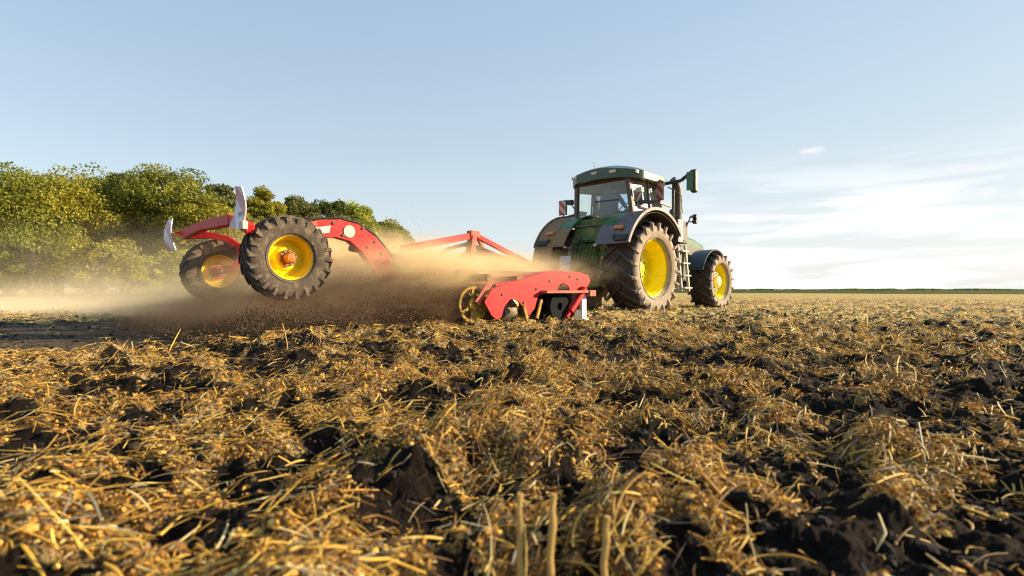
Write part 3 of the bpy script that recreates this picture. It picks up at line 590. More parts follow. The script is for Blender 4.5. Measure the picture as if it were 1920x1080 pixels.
b = MB(); b.box((0, .44, 3.06), (1.56, 1.60, .06)); b.build('roof_lining', M['lining'], rf_, bevel=.015)
for x in (-.60, -.02, .48):
    b = MB(); b.box((x, -.555, 3.235 - .06 * abs(x)), (.15, .07, .07), (R(8), 0, 0)); b.build('work_lamp', M['pale'], rf_, bevel=.012)
b = MB(); b.box((.91, -.2, 3.19), (.05, .16, .08)); b.build('work_lamp', M['pale'], rf_, bevel=.012)
b = MB(); b.tube([(-.35, -.1, 3.30), (-.35, -.1, 3.62)], .007, 6); b.tube([(-.35, -.1, 3.28), (-.35, -.1, 3.36)], .018, 8); b.build('antenna', M['black'], rf_)
# seat and consoles inside
b = MB(); b.box((-.05, .30, 2.22), (.52, .5, .14)); b.box((-.05, .07, 2.52), (.48, .13, .56), (R(-8), 0, 0)); b.box((-.05, .04, 2.87), (.26, .10, .16)); b.build('seat', M['seat'], trac, bevel=.03)
b = MB(); b.box((.42, .42, 2.32), (.16, .6, .22)); b.tube([(0, .98, 2.1), (0, .80, 2.52)], .035, 8); b.box((0, 1.05, 2.35), (.7, .12, .4)); b.build('console', M['black'], trac, bevel=.02)
b = MB(); tmp = []
for i in range(25): a = 2 * math.pi * i / 24; tmp.append((.19 * math.cos(a), .78 + .10 * math.sin(a), 2.55 + .16 * math.sin(a)))
b.tube(tmp, .014, 6); b.build('steering_wheel', M['black'], trac)
# hood
b = MB(); pr = [(1.35, 1.25), (1.35, 2.10), (2.4, 2.08), (3.6, 1.96), (4.25, 1.80), (4.45, 1.55), (4.42, 1.15)]; b.prism(pr, -.43, .43); b.build('hood', M['green'], trac, bevel=.08)
b = MB()
for s in (1, -1): b.prism([(2.6, 1.35), (2.6, 1.8), (4.1, 1.68), (4.2, 1.35)], s * .44 - .012, s * .44 + .012)
b.build('hood_grille', M['black'], trac)
b = MB(); b.box((0, 4.75, .95), (.95, .5, .55)); b.build('front_weight', M['dark'], trac, bevel=.05)
# exhaust with its shield, air intake
b = MB(); b.tube([(.93, 1.62, 1.6), (.93, 1.62, 2.15), (.93, 1.62, 3.02), (.93, 1.56, 3.18), (.90, 1.46, 3.26)], [.11, .125, .125, .10, .085], 16); b.build('exhaust_stack', M['dark'], trac)
b = MB(); b.tube([(.82, 1.72, 1.5), (.82, 1.72, 2.55)], .13, 12); b.box((.95, 1.72, 1.95), (.26, .36, .55)); b.build('exhaust_filter', M['dark'], trac, bevel=.02)
b = MB(); b.tube([(1.02, 1.28, 1.65), (1.04, 1.22, 2.2), (1.02, 1.30, 2.95), (.86, 1.3, 3.05)], .018, 6); b.tube([(1.04, 1.22, 2.3), (1.16, 1.45, 2.4), (1.1, 1.5, 2.85), (.95, 1.35, 3.0)], .011, 6); b.build('handrail', M['dark'], trac)
b = MB(); b.beam((.74, 1.2, 3.12), (1.2, 1.3, 3.16), .05, .08); b.beam((1.2, 1.3, 3.16), (1.48, 1.3, 3.34), .05, .08); b.build('mirror_arm', M['black'], trac, bevel=.01)
b = MB(); b.prism([(1.22, 2.86), (1.22, 3.36), (1.34, 3.40), (1.40, 3.2), (1.36, 2.82)], 1.46, 1.60); mir = b.build('mirror', M['black'], trac, bevel=.03)
b = MB(); b.box((1.49, 1.212, 3.1), (.19, .012, .44), (0, 0, R(14))); b.build('mirror_glass', M['green'], mir)
b = MB(); b.beam((-.74, 1.2, 3.12), (-1.3, 1.3, 3.16), .05, .07); b.build('mirror_arm', M['black'], trac, bevel=.01)
b = MB(); b.box((-1.36, 1.3, 3.0), (.2, .1, .46)); b.build('mirror', M['black'], trac, bevel=.03)
# warning panels
def panel(x, y, z, w_, h_, rz=0):
    b = MB(); b.box((0, 0, 0), (w_, .015, h_)); o = b.build('warning_panel', M['stripe'], trac, loc=(x, y, z), rot=(0, 0, rz)); return o
panel(-1.33, -.12, 2.62, .23, .35); panel(1.12, .42, 2.80, .19, .40, R(-16))
b = MB(); b.box((-1.33, -.10, 2.62), (.26, .012, .38)); b.beam((-1.33, -.08, 2.45), (-1.30, -.05, 2.26), .03, .03); b.beam((-1.45, -.06, 2.34), (-.8, -.06, 2.42), .05, .07); b.build('panel_bracket', M['black'], trac)
b = MB(); b.box((1.125, .44, 2.80), (.22, .012, .43), (0, 0, R(-16))); b.beam((.84, .0, 2.54), (1.12, .42, 2.54), .05, .08); b.beam((1.12, .45, 2.52), (1.12, .45, 2.8), .03, .03); b.beam((1.12, .42, 2.54), (1.15, .9, 2.5), .04, .06); b.build('panel_bracket', M['black'], trac)
for (x, z) in ((-1.06, 2.72), (.93, 2.78)):
    b = MB(); b.box((x, -.14, z), (.16, .12, .12)); b.beam((x, -.1, z - .05), (x * .85, -.08, z - .25), .03, .03); b.build('side_lamp', M['black'] if x < 0 else M['pale'], trac, bevel=.02)
# ladder and tank on the right
b = MB()
for y in (1.28, 1.66): b.beam((1.22, y, .48), (1.12, y, 1.62), .06, .05)
for k in range(4): b.box((1.19 - k * .025, 1.47, .56 + k * .30), (.26, .36, .035))
b.build('ladder', M['pale'], trac, bevel=.006)
b = MB(); b.box((.98, 1.52, 1.95), (.26, .42, .50)); b.box((.85, 1.45, 1.1), (.5, .9, .75)); b.build('fuel_tank', M['dark'], trac, bevel=.05)
b = MB(); b.box((1.12, 1.42, 1.96), (.03, .24, .55)); b.box((1.14, 1.42, 1.92), (.02, .10, .28)); b.build('toolbox_cover', M['pale'], trac, bevel=.02)
for z in (2.36, 2.24):
    b = MB(); b.lathe([(0, .001), (.0, .06), (.08, .065), (.1, .05), (.1, .001)], 14, c=(1.15, 2.05, z)); b.box((1.1, 2.05, z), (.1, .03, .03)); b.build('marker_lamp', M['black'], trac)
b = MB(); b.beam((.9, 1.95, 1.9), (1.1, 2.05, 2.4), .03, .03); b.build('lamp_bracket', M['black'], trac)

# driver, seated, seen from behind through the glass
def skin_person():
    J = {'pel': (0, .30, 2.40), 'wa': (0, .27, 2.55), 'ch': (0, .25, 2.78), 'ne': (0, .27, 2.92), 'hd0': (0, .29, 2.97), 'hd1': (0, .30, 3.03),
         'ls': (-.19, .26, 2.84), 'le': (-.28, .42, 2.60), 'lw': (-.17, .66, 2.60), 'rs': (.19, .26, 2.84), 're': (.28, .42, 2.60), 'rw': (.17, .66, 2.60),
         'lh': (-.10, .34, 2.38), 'lk': (-.16, .76, 2.40), 'la': (-.16, .84, 2.16), 'rh': (.10, .34, 2.38), 'rk': (.16, .76, 2.40), 'ra': (.16, .84, 2.16)}
    RD = {'pel': .15, 'wa': .14, 'ch': .16, 'ne': .055, 'hd0': .08, 'hd1': .095, 'ls': .075, 'le': .05, 'lw': .032, 'rs': .075, 're': .05, 'rw': .032, 'lh': .10, 'lk': .07, 'la': .05, 'rh': .10, 'rk': .07, 'ra': .05}
    E = [('pel', 'wa'), ('wa', 'ch'), ('ch', 'ne'), ('ne', 'hd0'), ('hd0', 'hd1'), ('ch', 'ls'), ('ls', 'le'), ('le', 'lw'), ('ch', 'rs'), ('rs', 're'), ('re', 'rw'), ('pel', 'lh'), ('lh', 'lk'), ('lk', 'la'), ('pel', 'rh'), ('rh', 'rk'), ('rk', 'ra')]
    ks = list(J); me = bpy.data.meshes.new('person'); ox = -.05
    me.from_pydata([(J[k][0] + ox, J[k][1] - .06, J[k][2] - .06) for k in ks], [(ks.index(a), ks.index(b_)) for a, b_ in E], [])
    o = bpy.data.objects.new('person', me); COL.objects.link(o)
    sk = o.modifiers.new('s', 'SKIN'); sk.use_smooth_shade = True
    for i, k in enumerate(ks): me.skin_vertices[0].data[i].radius = (RD[k], RD[k] * (.8 if k in ('pel', 'wa', 'ch') else 1))
    me.skin_vertices[0].data[0].use_root = True
    o.modifiers.new('u', 'SUBSURF').levels = 2; o.modifiers['u'].render_levels = 2
    dg = bpy.context.evaluated_depsgraph_get(); me2 = bpy.data.meshes.new_from_object(o.evaluated_get(dg)); o.modifiers.clear(); o.data = me2
    me2.materials.clear(); [me2.materials.append(M[k]) for k in ('shirt', 'skin', 'trousers')]
    for p in me2.polygons:
        c = p.center; p.use_smooth = True
        p.material_index = 1 if (c.z > 2.845 or (c.y > .52 and c.z > 2.44)) else (2 if c.z < 2.40 else 0)
    return o
pers = skin_person(); pers.location = trac.location; pers.rotation_euler = trac.rotation_euler
tag(pers, 'driver in a blue shirt and cap seated at the wheel inside the glass cab', 'person')
b = MB(); b.lathe([(0, .001), (.0, .001)], 3)
b = MB(); HC = Vector((-.05, .235, 3.0))
vs = []; 
for j in range(7):
    a = math.pi / 2 * j / 6
    for i in range(16): q = 2 * math.pi * i / 16; vs.append((HC.x + .092 * math.cos(a) * math.cos(q), HC.y + .10 * math.cos(a) * math.sin(q), HC.z - .02 + .095 * math.sin(a)))
b.add(vs, [(j * 16 + i, j * 16 + (i + 1) % 16, (j + 1) * 16 + (i + 1) % 16, (j + 1) * 16 + i) for j in range(6) for i in range(16)])
b.box((HC.x, HC.y + .13, HC.z - .015), (.13, .10, .012), (R(-8), 0, 0)); b.build('cap', M['cap'], pers)
for s in (-1, 1):                                   # hands on the steering wheel: palm, five fingers
    b = MB(); hx = -.05 + s * .16; b.tube([(hx, .60, 2.54), (hx, .65, 2.55), (hx * 1.0, .69, 2.55)], [.026, .038, .030], 8)
    for k in range(4): f0 = -.027 + k * .018; l = (.058, .066, .062, .048)[k]; b.tube([(hx + f0, .685, 2.555), (hx + f0, .685 + l * .55, 2.575), (hx + f0, .685 + l * .8, 2.55), (hx + f0, .685 + l * .5, 2.53)], .0085, 6)
    b.tube([(hx - s * .03, .645, 2.54), (hx - s * .048, .675, 2.535), (hx - s * .04, .70, 2.545)], .0095, 6); b.build('hand', M['skin'], pers)
for s in (-1, 1): b = MB(); b.tube([(HC.x + s * .088, HC.y, HC.z - .06), (HC.x + s * .10, HC.y - .012, HC.z - .03), (HC.x + s * .09, HC.y, HC.z - .01)], .012, 6); b.build('ear', M['skin'], pers)
b = MB(); b.tube([(HC.x, HC.y + .085, HC.z - .03), (HC.x, HC.y + .115, HC.z - .062), (HC.x, HC.y + .085, HC.z - .07)], .012, 6); b.build('nose', M['skin'], pers)
b = MB(); b.tube([(HC.x - .07, HC.y - .045, HC.z - .035), (HC.x, HC.y - .085, HC.z - .05), (HC.x + .07, HC.y - .045, HC.z - .035)], .028, 8); b.build('hair', M['hairm'], pers)

# ------------------------------------------------------------------ IMPLEMENT (local: x right, y forward)
imp = empty('disc_cultivator', (IM0.x, IM0.y, 0), -R(IMH)); tag(imp, 'red disc cultivator with raised transport wheels kicking up dust behind the tractor', 'cultivator')
wheel(imp, (1.29, 0, .87), 1, .512, .262, .34, 22, .030, .17, M['yellow_old'], M['hubred'], name='transport_wheel', side_m='sidewall_dark', hubr=.23, lugw=.042, ang=.70, spin=.12)
wheel(imp, (-1.56, 0, .78), -1, .500, .262, .38, 22, .016, .15, M['yellow_old'], M['hubred'], name='transport_wheel', side_m='sidewall_dark', hubr=.26, lugw=.042, ang=.5, spin=.2)
# axle, crossbar and curved arms
b = MB(); b.beam((-1.52, -.46, 1.33), (-.6, -.40, 1.40), .10, .13); b.beam((-.6, -.40, 1.40), (.6, -.40, 1.36), .12, .14); b.beam((.6, -.40, 1.36), (1.42, -.46, 1.18), .10, .12); b.build('rear_crossbar', M['red'], imp, bevel=.012)
b = MB()
def ribbon(pts, w_, h_):
    for i in range(len(pts) - 1):
        e = (Vector(pts[i + 1]) - Vector(pts[i])).normalized() * .012; b.beam(Vector(pts[i]) - e, Vector(pts[i + 1]) + e, w_ + .0007 * i, h_ + .0007 * i)
ribbon([(-1.50, -.44, 1.31), (-1.34, -.20, 1.33), (-1.20, .04, 1.28), (-1.10, .20, 1.15), (-1.05, .22, .98), (-1.10, .12, .82), (-1.22, .0, .80)], .09, .10)
b.build('wheel_arm', M['red'], imp, bevel=.01)
b = MB(); b.tube([(-1.55, 0, .78), (-1.15, 0, .79)], .055, 12); b.lathe([(-.02, .001), (-.02, .13), (.03, .13), (.03, .001)], 24, c=(-1.50, 0, .78)); b.lathe([(0, .001), (0, .085), (.1, .075), (.1, .001)], 20, c=(-1.47, 0, .78)); b.build('stub_axle', M['red_worn'], imp)
b = MB(); b.tube([(1.05, 0, .87), (.72, .02, .88)], .06, 12); b.build('stub_axle', M['red_worn'], imp)
# striped marker boards
def board(x, y, z0, z1, tilt, bow, rz_):
    b = MB(); n = 8
    for i in range(n):
        t0, t1 = i / n, (i + 1) / n; f = lambda t: bow * math.sin(math.pi * t)
        wd = lambda t: .115 * (1 - .45 * t * t)
        v = []
        for t in (t0, t1):
            for (sx, sy) in ((-1, -.006), (1, -.006), (1, .006), (-1, .006)): v.append((sx * wd(t), sy + f(t), (t - .5) * (z1 - z0)))
        b.add(v, [(0, 1, 5, 4), (1, 2, 6, 5), (2, 3, 7, 6), (3, 0, 4, 7)] + ([(3, 2, 1, 0)] if i == 0 else []) + ([(4, 5, 6, 7)] if i == n - 1 else []))
    o = b.build('marker_board', M['stripe_board'], imp, loc=(x, y, (z0 + z1) / 2), rot=(0, R(tilt), R(rz_)), weld=True); return o
board(1.41, -.60, 1.17, 1.64, 9, .05, 14); board(-1.60, -.62, 1.08, 1.56, -5, -.05, 16)
b = MB(); b.beam((1.38, -.48, 1.16), (1.41, -.57, 1.36), .04, .04); b.box((1.50, -.56, 1.20), (.13, .06, .09)); b.build('board_bracket', M['pale'], imp, bevel=.006)
b = MB(); b.beam((-1.5, -.47, 1.33), (-1.58, -.57, 1.36), .04, .04); b.build('board_bracket', M['red'], imp)
# arched beams that carry the wheels
def arch(x, mt, hw=.075, cut=0):
    b = MB(); top = [(-.25, 1.22), (.10, 1.30), (.55, 1.34), (.85, 1.42), (1.15, 1.455), (1.42, 1.41), (1.68, 1.26), (1.88, 1.07), (2.05, .80)]
    bot = [(-.22, 1.06), (.12, 1.13), (.55, 1.17), (.85, 1.20), (1.10, 1.21), (1.30, 1.17), (1.48, 1.03), (1.62, .86), (1.75, .66)]
    top = [(p[0] - .27 * ss(0, .6, p[0]), p[1]) for p in top] + [(1.90, .50)]; bot = [(p[0] - .27 * ss(0, .6, p[0]), p[1]) for p in bot] + [(1.62, .45)]
    for i in range(cut, len(top) - 1):
        p = [top[i], top[i + 1], bot[i + 1], bot[i]]; b.prism(p, x - hw, x + hw)
    return b.build('arch_beam', mt, imp, weld=True)
a1 = arch(.82, M['red']); a2 = arch(-.95, M['red_worn'], cut=3)
b = MB(); b.lathe([(.0, .001), (0, .085), (.012, .085), (.012, .001)], 28, c=(.895, 1.01, 1.30)); b.build('emblem', M['pale'], a1)
for (y, z) in ((.20, 1.22), (.78, 1.40), (.92, 1.24), (1.22, 1.36), (1.42, 1.18), (1.52, 1.02), (1.30, 1.10)):
    b = MB(); b.lathe([(.0, .001), (0, .022), (.016, .022), (.016, .001)], 6, c=(.895, y, z)); b.build('bolt', M['dark'], a1)
for dx in (.02, -.03):
    b = MB(); b.tube([(.80 + dx, -.1, 1.33), (.80 + dx, .30, 1.375), (.80 + dx, .62, 1.46), (.80 + dx, .90, 1.49), (.80 + dx, 1.18, 1.44), (.80 + dx, 1.45, 1.30), (.80 + dx, 1.66, 1.09), (.78 + dx, 1.9, .78)], .011, 6); b.build('hydraulic_pipe', M['black'], a1)
b = MB(); b.add([(.897, .30, 1.20), (.897, .72, 1.26), (.897, .74, 1.36), (.897, .38, 1.29), (.90, .30, 1.20), (.90, .72, 1.26), (.90, .74, 1.36), (.90, .38, 1.29)], [(4, 5, 6, 7), (0, 1, 5, 4), (1, 2, 6, 5), (2, 3, 7, 6), (3, 0, 4, 7)]); b.build('sticker', mat('pale_pink_sticker', (.75, .50, .48), .5), a1)
b = MB(); b.beam((-.95, .62, 1.29), (.78, .62, 1.29), .12, .12); b.beam((-.9, 1.62, .80), (.78, 1.62, .80), .14, .14); b.build('cross_tube', M['red_worn'], imp, bevel=.01)
# hydraulic rams
b = MB(); b.tube([(.55, 1.2, 1.1), (.5, 2.4, .95)], .05, 10); b.tube([(.5, 2.3, .96), (.48, 3.0, .88)], .028, 8); b.build('hydraulic_ram', M['dark'], imp)
# main frame
XL, XR = -2.75, 2.22
b = MB(); b.box(((XL + XR) / 2, 3.05, .62), (XR - XL, .14, .14)); b.box(((XL + XR) / 2, 3.95, .62), (XR - XL, .14, .14)); b.box(((XL + XR) / 2, 2.45, .66), (XR - XL, .10, .10))
for x in (-2.6, -1.7, -.9, .8, 1.6): b.box((x, 3.25, .74), (.10, 1.8, .10))
b.box((-.5, 3.4, .80), (.14, 2.4, .14)); b.box((.2, 3.4, .80), (.14, 2.4, .14)); b.build('main_frame', M['frame_dusty'], imp, bevel=.01)
# top wing panel (sloping red deck near the end)
b = MB(); b.add([(1.0, 2.55, .60), (2.24, 2.55, .56), (2.24, 3.95, .785), (1.0, 3.95, .80), (1.0, 2.55, .57), (2.24, 2.55, .53), (2.24, 3.95, .755), (1.0, 3.95, .77)], [(0, 1, 2, 3), (7, 6, 5, 4), (0, 4, 5, 1), (1, 5, 6, 2), (2, 6, 7, 3), (3, 7, 4, 0)]); b.build('deck_plate', M['red'], imp)
# side plates
SP = [(2.28, .32), (2.42, .50), (2.72, .585), (3.10, .66), (3.45, .75), (3.70, .785), (4.35, .775), (4.58, .73), (4.64, .63), (4.55, .53), (4.38, .49), (4.10, .47), (4.06, .55), (3.93, .60), (3.82, .54), (3.80, .48), (3.45, .42), (3.36, .41), (3.30, .22), (3.16, .10), (3.04, .22), (2.93, .33), (2.78, .35), (2.66, .25), (2.60, .10), (2.52, .06), (2.42, .12)]
b = MB(); b.prism(SP, 2.28, 2.305); sp = b.build('side_plate', M['red_bright'], imp, bevel=.004)
b = MB(); b.prism(SP, XL - .06, XL - .035); b.build('side_plate', M['red_bright'], imp)
b = MB(); b.box((2.35, 4.02, .455), (.16, 1.20, .045)); b.box((2.36, 4.52, .43), (.18, .16, .10)); b.build('end_rail', M['red_worn'], imp, bevel=.006)
for (y, z) in ((2.62, .42), (3.05, .30), (3.32, .5), (3.62, .62), (4.3, .66), (4.1, .70)):
    b = MB(); b.lathe([(.0, .001), (0, .018), (.014, .018), (.014, .001)], 6, c=(2.305, y, z)); b.build('bolt', M['dark'], sp)
# discs: two gangs
def disc():
    b = MB(); prof = [(0.0, .001)] ; n = 40; vs = []; 
    P = [(.045, .02), (.04, .09), (.02, .16), (-.012, .215), (-.018, .215), (.012, .16), (.032, .09), (.037, .02)]
    b.lathe(P, n, closed=True); b.lathe([(.03, .001), (.03, .045), (.09, .045), (.09, .001)], 14); return b
arm = MB(); arm.beam((.02, .08, .46), (.04, -.02, .20), .05, .035); arm.beam((.04, -.02, .21), (.04, 0, .19), .09, .05)
d0 = a0_ = None
for row, (yy, sgn) in enumerate(((3.88, 1), (3.02, -1))):
    for k in range(18):
        x = XR - .12 - k * .275 - row * .13
        if d0 is None:
            d0 = disc().build('disc', M['steel'], imp, smooth=30); a0_ = arm.build('disc_arm', M['yellow_old'], imp, bevel=.006); dd, aa = d0, a0_
        else:
            dd = d0.copy(); aa = a0_.copy(); COL.objects.link(dd); COL.objects.link(aa); dd.parent = imp; aa.parent = imp
        dd.location = (x, yy - .04, .17); dd.rotation_euler = (0, R(6), R(17 * sgn)); aa.location = (x - .02, yy, .02)
# packer roller
b = MB(); RX0, RX1 = XL + .15, 2.14; rc = (2.34 - .14, .285)
b.tube([(RX0, rc[0], rc[1]), (RX1, rc[0], rc[1])], .075, 14)
for k in range(33):
    x = RX0 + .02 + k * (RX1 - RX0 - .04) / 32; b.lathe([(x - .018, .20), (x - .008, .245), (x + .008, .245), (x + .018, .20)], 32, c=(0, rc[0], rc[1]), closed=True)
b.build('packer_roller', mat('soil_caked_roller', (.05, .035, .022), .9, dirt=(.12, .08, .045), damt=.6, bump=.8), imp, smooth=30)
b = MB(); b.lathe([(RX1 + .0, .215), (RX1 + .03, .215), (RX1 + .03, .25), (RX1 + .0, .25)], 40, c=(0, rc[0], rc[1]), closed=True)
for k in range(3):
    a = 2 * math.pi * k / 3 + math.pi / 2; b.beam((RX1 + .015, rc[0] + .05 * math.cos(a), rc[1] + .05 * math.sin(a)), (RX1 + .015, rc[0] + .225 * math.cos(a), rc[1] + .225 * math.sin(a)), .025, .04)
b.lathe([(RX1, .001), (RX1, .08), (RX1 + .05, .08), (RX1 + .05, .001)], 20, c=(0, rc[0], rc[1])); b.prism([(rc[0] - .04, rc[1] - .215), (rc[0] + .10, rc[1] - .195), (rc[0] + .20, rc[1] - .08), (rc[0] + .22, rc[1] + .03), (rc[0] - .03, rc[1] + .02)], RX1 + .006, RX1 + .02); b.build('roller_end', M['yellow_dim'], imp)
b = MB(); b.beam((2.24, 2.45, .60), (2.22, 2.22, .30), .03, .09); b.build('roller_arm', M['red_worn'], imp)
# yellow guard tines below the side plate
for (y0, y1, z0, z1) in ((3.02, 3.10, .26, .02), (3.40, 3.30, .34, .06), (3.10, 3.26, .03, .015)):
    b = MB(); b.beam((2.33, y0, z0), (2.33, y1, z1), .03, .045); b.build('guard_tine', M['yellow_dim'], imp)
# front rubber paddle, red ram, white leg
b = MB()
for k in range(5): b.box((2.02 - k * .05, 3.78 + .03 * k, .24), (.035, .30, .40), (R(18), 0, R(10)))
b.lathe([(-.10, .06), (-.10, .22), (-.06, .245), (.06, .245), (.10, .22), (.10, .06)], 30, c=(2.20, 3.86, .225), closed=True); b.build('rubber_roller', M['jet'], imp)
b = MB(); b.tube([(2.34, 4.42, .50), (2.34, 4.06, .14)], .062, 12); b.tube([(2.34, 4.10, .18), (2.34, 3.97, .05)], .035, 10); b.build('levelling_ram', M['red_bright'], imp)
b = MB(); b.box((2.33, 4.40, .22), (.06, .12, .46)); b.box((2.33, 4.40, .0), (.12, .18, .025)); b.build('parking_leg', M['white'], imp, bevel=.008)
b = MB(); b.lathe([(-.05, .001), (-.05, .09), (.05, .09), (.05, .001)], 20, c=(2.34, 4.2, .08)); b.build('small_wheel', M['black'], imp)
# drawbar and truss
b = MB(); b.beam((-.30, 4.0, .78), (.22, 6.78, .60), .16, .18); b.beam((-1.7, 4.0, .68), (.05, 6.0, .66), .11, .12); b.beam((1.5, 4.0, .68), (.1, 6.0, .66), .11, .12); b.box((.24, 6.84, .60), (.12, .2, .12)); b.build('drawbar', M['red_worn'], imp, bevel=.012)
b = MB(); b.beam((-.18, 2.55, 1.20), (-.16, 4.17, 1.55), .10, .12); b.build('truss_beam', M['red'], imp, bevel=.008)
b = MB(); b.beam((-.16, 4.12, 1.57), (-.02, 6.10, .86), .09, .09); b.build('truss_beam', M['red'], imp, bevel=.008)
b = MB(); b.beam((-.16, 4.12, 1.54), (-.20, 4.05, .82), .16, .12); b.beam((-.16, 4.25, 1.52), (-.20, 4.75, .78), .07, .07); b.box((-.16, 4.14, 1.57), (.14, .22, .12)); b.build('truss_post', M['red_worn'], imp, bevel=.008)
b = MB()
for k in range(4): b.tube([(-.30 + .05 * k, 3.2, .9), (-.3 + .05 * k, 3.5, 1.20 + .02 * k), (-.28 + .05 * k, 4.0, 1.34 + .02 * k), (-.2 + .05 * k, 4.6, 1.22), (-.1 + .04 * k, 5.2, .98), (.1, 6.0, .95), (.3, 7.0, 1.15)], .016, 6)
b.build('hydraulic_hose', M['black'], imp)
b = MB(); b.box((-.6, 3.6, 1.0), (.35, .5, .30)); b.tube([(-.9, 3.9, .9), (-.5, 4.3, 1.25), (.1, 4.9, 1.12), (.2, 5.3, .9)], .05, 10); b.build('fold_frame', mat('orange_brown_metal', (.42, .20, .06), .6, dirt=(.45, .30, .15), damt=.5), imp, bevel=.02)

# ------------------------------------------------------------------ trees
PAL_ = {'dark': [(.055, .080, .022), (.068, .092, .024), (.080, .098, .028)], 'mid': [(.105, .135, .022), (.125, .15, .024), (.15, .165, .026), (.09, .12, .02)],
       'gold': [(.19, .19, .024), (.23, .215, .026), (.165, .175, .024), (.145, .155, .022)], 'bright': [(.17, .215, .024), (.20, .24, .028), (.14, .18, .022)]}
PAL = {k: [tuple(min(.36, q * f) for q, f in zip(c, (1.75, 1.55, 1.3))) for c in v] for k, v in PAL_.items()}
def leaves(cx, cz, rx, ry, rz, pal, nclump, nper, ls, seed, droop=.3):
    g = np.random.default_rng(seed); pos = []
    d = g.normal(0, 1, (nclump, 3)); d /= np.linalg.norm(d, axis=1, keepdims=True); rad = g.uniform(.45, 1.0, nclump) ** .5
    C = d * rad[:, None] * np.array([rx, ry, rz]) + np.array([cx, 0, cz]); C[:, 2] = np.maximum(C[:, 2], cz - rz * .98)
    # shell clumps spread their leaves over small rounded masses
    cs = g.uniform(.16, .34, nclump) * min(rx, rz)
    k = g.normal(0, 1, (nclump, nper, 3)); k /= np.linalg.norm(k, axis=-1, keepdims=True); k *= g.uniform(.25, 1.0, (nclump, nper, 1)) ** .4
    P = (C[:, None] + k * cs[:, None, None] * np.array([1.25, 1.25, .75])).reshape(-1, 3); P = P + g.normal(0, .10 * ls / .3, P.shape)
    n = len(P); U = g.normal(0, 1, (n, 3)); U /= np.linalg.norm(U, axis=1, keepdims=True); W = np.cross(U, g.normal(0, 1, (n, 3))); W /= np.linalg.norm(W, axis=1, keepdims=True)
    sz = g.uniform(.5, 1.2, n) * ls
    V = np.stack([P - U * sz[:, None] * .6, P + W * sz[:, None] * .38, P + U * sz[:, None] * .6, P - W * sz[:, None] * .38], 1)
    pa = np.array(PAL[pal]); ci = pa[g.integers(0, len(pa), nclump)] * g.uniform(.75, 1.25, (nclump, 1)); c = np.repeat(ci, nper, 0) * g.uniform(.88, 1.14, (n, 1))
    return V.reshape(-1, 3), np.arange(n * 4).reshape(-1, 4), np.repeat(c, 4, 0), C
def tree(px, d, ytop, wpx, pal, label, seed, low=.12, nclump=70, nper=200, shrub=False, group='trees of the wood edge'):
    x = (px - 960) / 1000 * d; top = CAMZ + (543 - ytop) / 1000 * d; rx = wpx / 2000 * d
    root = empty('shrub' if shrub else 'tree', (x, d, 0), 0); tag(root, label, 'shrub' if shrub else 'tree', group)
    cz = top * (1 + low) / 2; rz = top * (1 - low) / 2
    V, F, C, CC = leaves(0, cz, rx, rx * .9, rz, pal, nclump, nper, .0047 * d * (1.0), seed)
    o = np_mesh('crown', V, F, M['leaf'], C); o.parent = root
    b = MB(); r0 = .022 * top + .05; b.tube([(0, 0, -.1), (.05, 0, top * .25), (-.1, .1, top * .5), (.1, 0, top * .75)], [r0 * 1.3, r0, r0 * .7, r0 * .3], 9)
    rnd = random.Random(seed)
    for k in range(7 if not shrub else 4):
        c = CC[rnd.randrange(len(CC))]; z = top * rnd.uniform(.15, .55); b.tube([(0, 0, z), (c[0] * .5, c[1] * .5, (z + c[2]) / 2 + .1), (c[0], c[1], c[2])], [r0 * .5, r0 * .3, r0 * .1], 6)
    b.build('trunk', M['bark'], root)
T = [
 (20, 40, 318, 210, 'mid', 'tall tree at the far left end of the wood, cut by the picture edge'),
 (110, 43, 335, 180, 'gold', 'golden green tree second from the left edge of the picture'),
 (165, 47, 322, 170, 'mid', 'mid green tree left of the blue grey crown in the wood'),
 (238, 50, 326, 110, 'dark', 'dark blue green crown just left of the tallest tree'),
 (312, 48, 316, 175, 'mid', 'tallest rounded green tree of the wood, left of the marker boards'),
 (375, 46, 372, 130, 'gold', 'golden lit tree low in front of the tallest tree'),
 (412, 55, 346, 75, 'dark', 'dark narrow crown just left of the upright striped marker board'),
 (498, 60, 357, 70, 'gold', 'yellow green tree right of the striped marker board'),
 (560, 66, 372, 85, 'dark', 'dull green crown above the near transport wheel'),
 (622, 70, 375, 90, 'dark', 'dark green crown between the near wheel and the red arch'),
 (662, 73, 384, 100, 'bright', 'bright green tree above the red arch beam'),
 (708, 80, 410, 90, 'mid', 'green tree behind the front end of the red arch'),
 (745, 88, 428, 62, 'mid', 'small last tree at the right end of the wood')]
for i, (px, d, yt, wp, pal, lab) in enumerate(T): tree(px, d, yt, wp, pal, lab, 100 + i, nclump=int(80 + wp * .5))
SH = [(60, 37, 430, 150, 'mid', 'broad green bush at the left edge, under the trees'), (190, 38, 440, 150, 'gold', 'golden bush below the dark crown, left of the far marker board'), (262, 40, 478, 110, 'bright', 'bright green low bush left of the far transport wheel'),
      (330, 42, 470, 90, 'bright', 'yellow green low bush behind the far marker board'), (445, 50, 395, 95, 'gold', 'dense golden bush between the two marker boards'), (530, 55, 410, 90, 'mid', 'green bush directly behind the near transport wheel'), (620, 62, 430, 110, 'gold', 'golden green bush seen under the red arch'), (705, 72, 452, 90, 'mid', 'low bush right of the red arch at the wood edge')]
for i, (px, d, yt, wp, pal, lab) in enumerate(SH): tree(px, d, yt, wp, pal, lab, 200 + i, low=.02, nclump=50, nper=110, shrub=True, group='bushes along the wood edge')
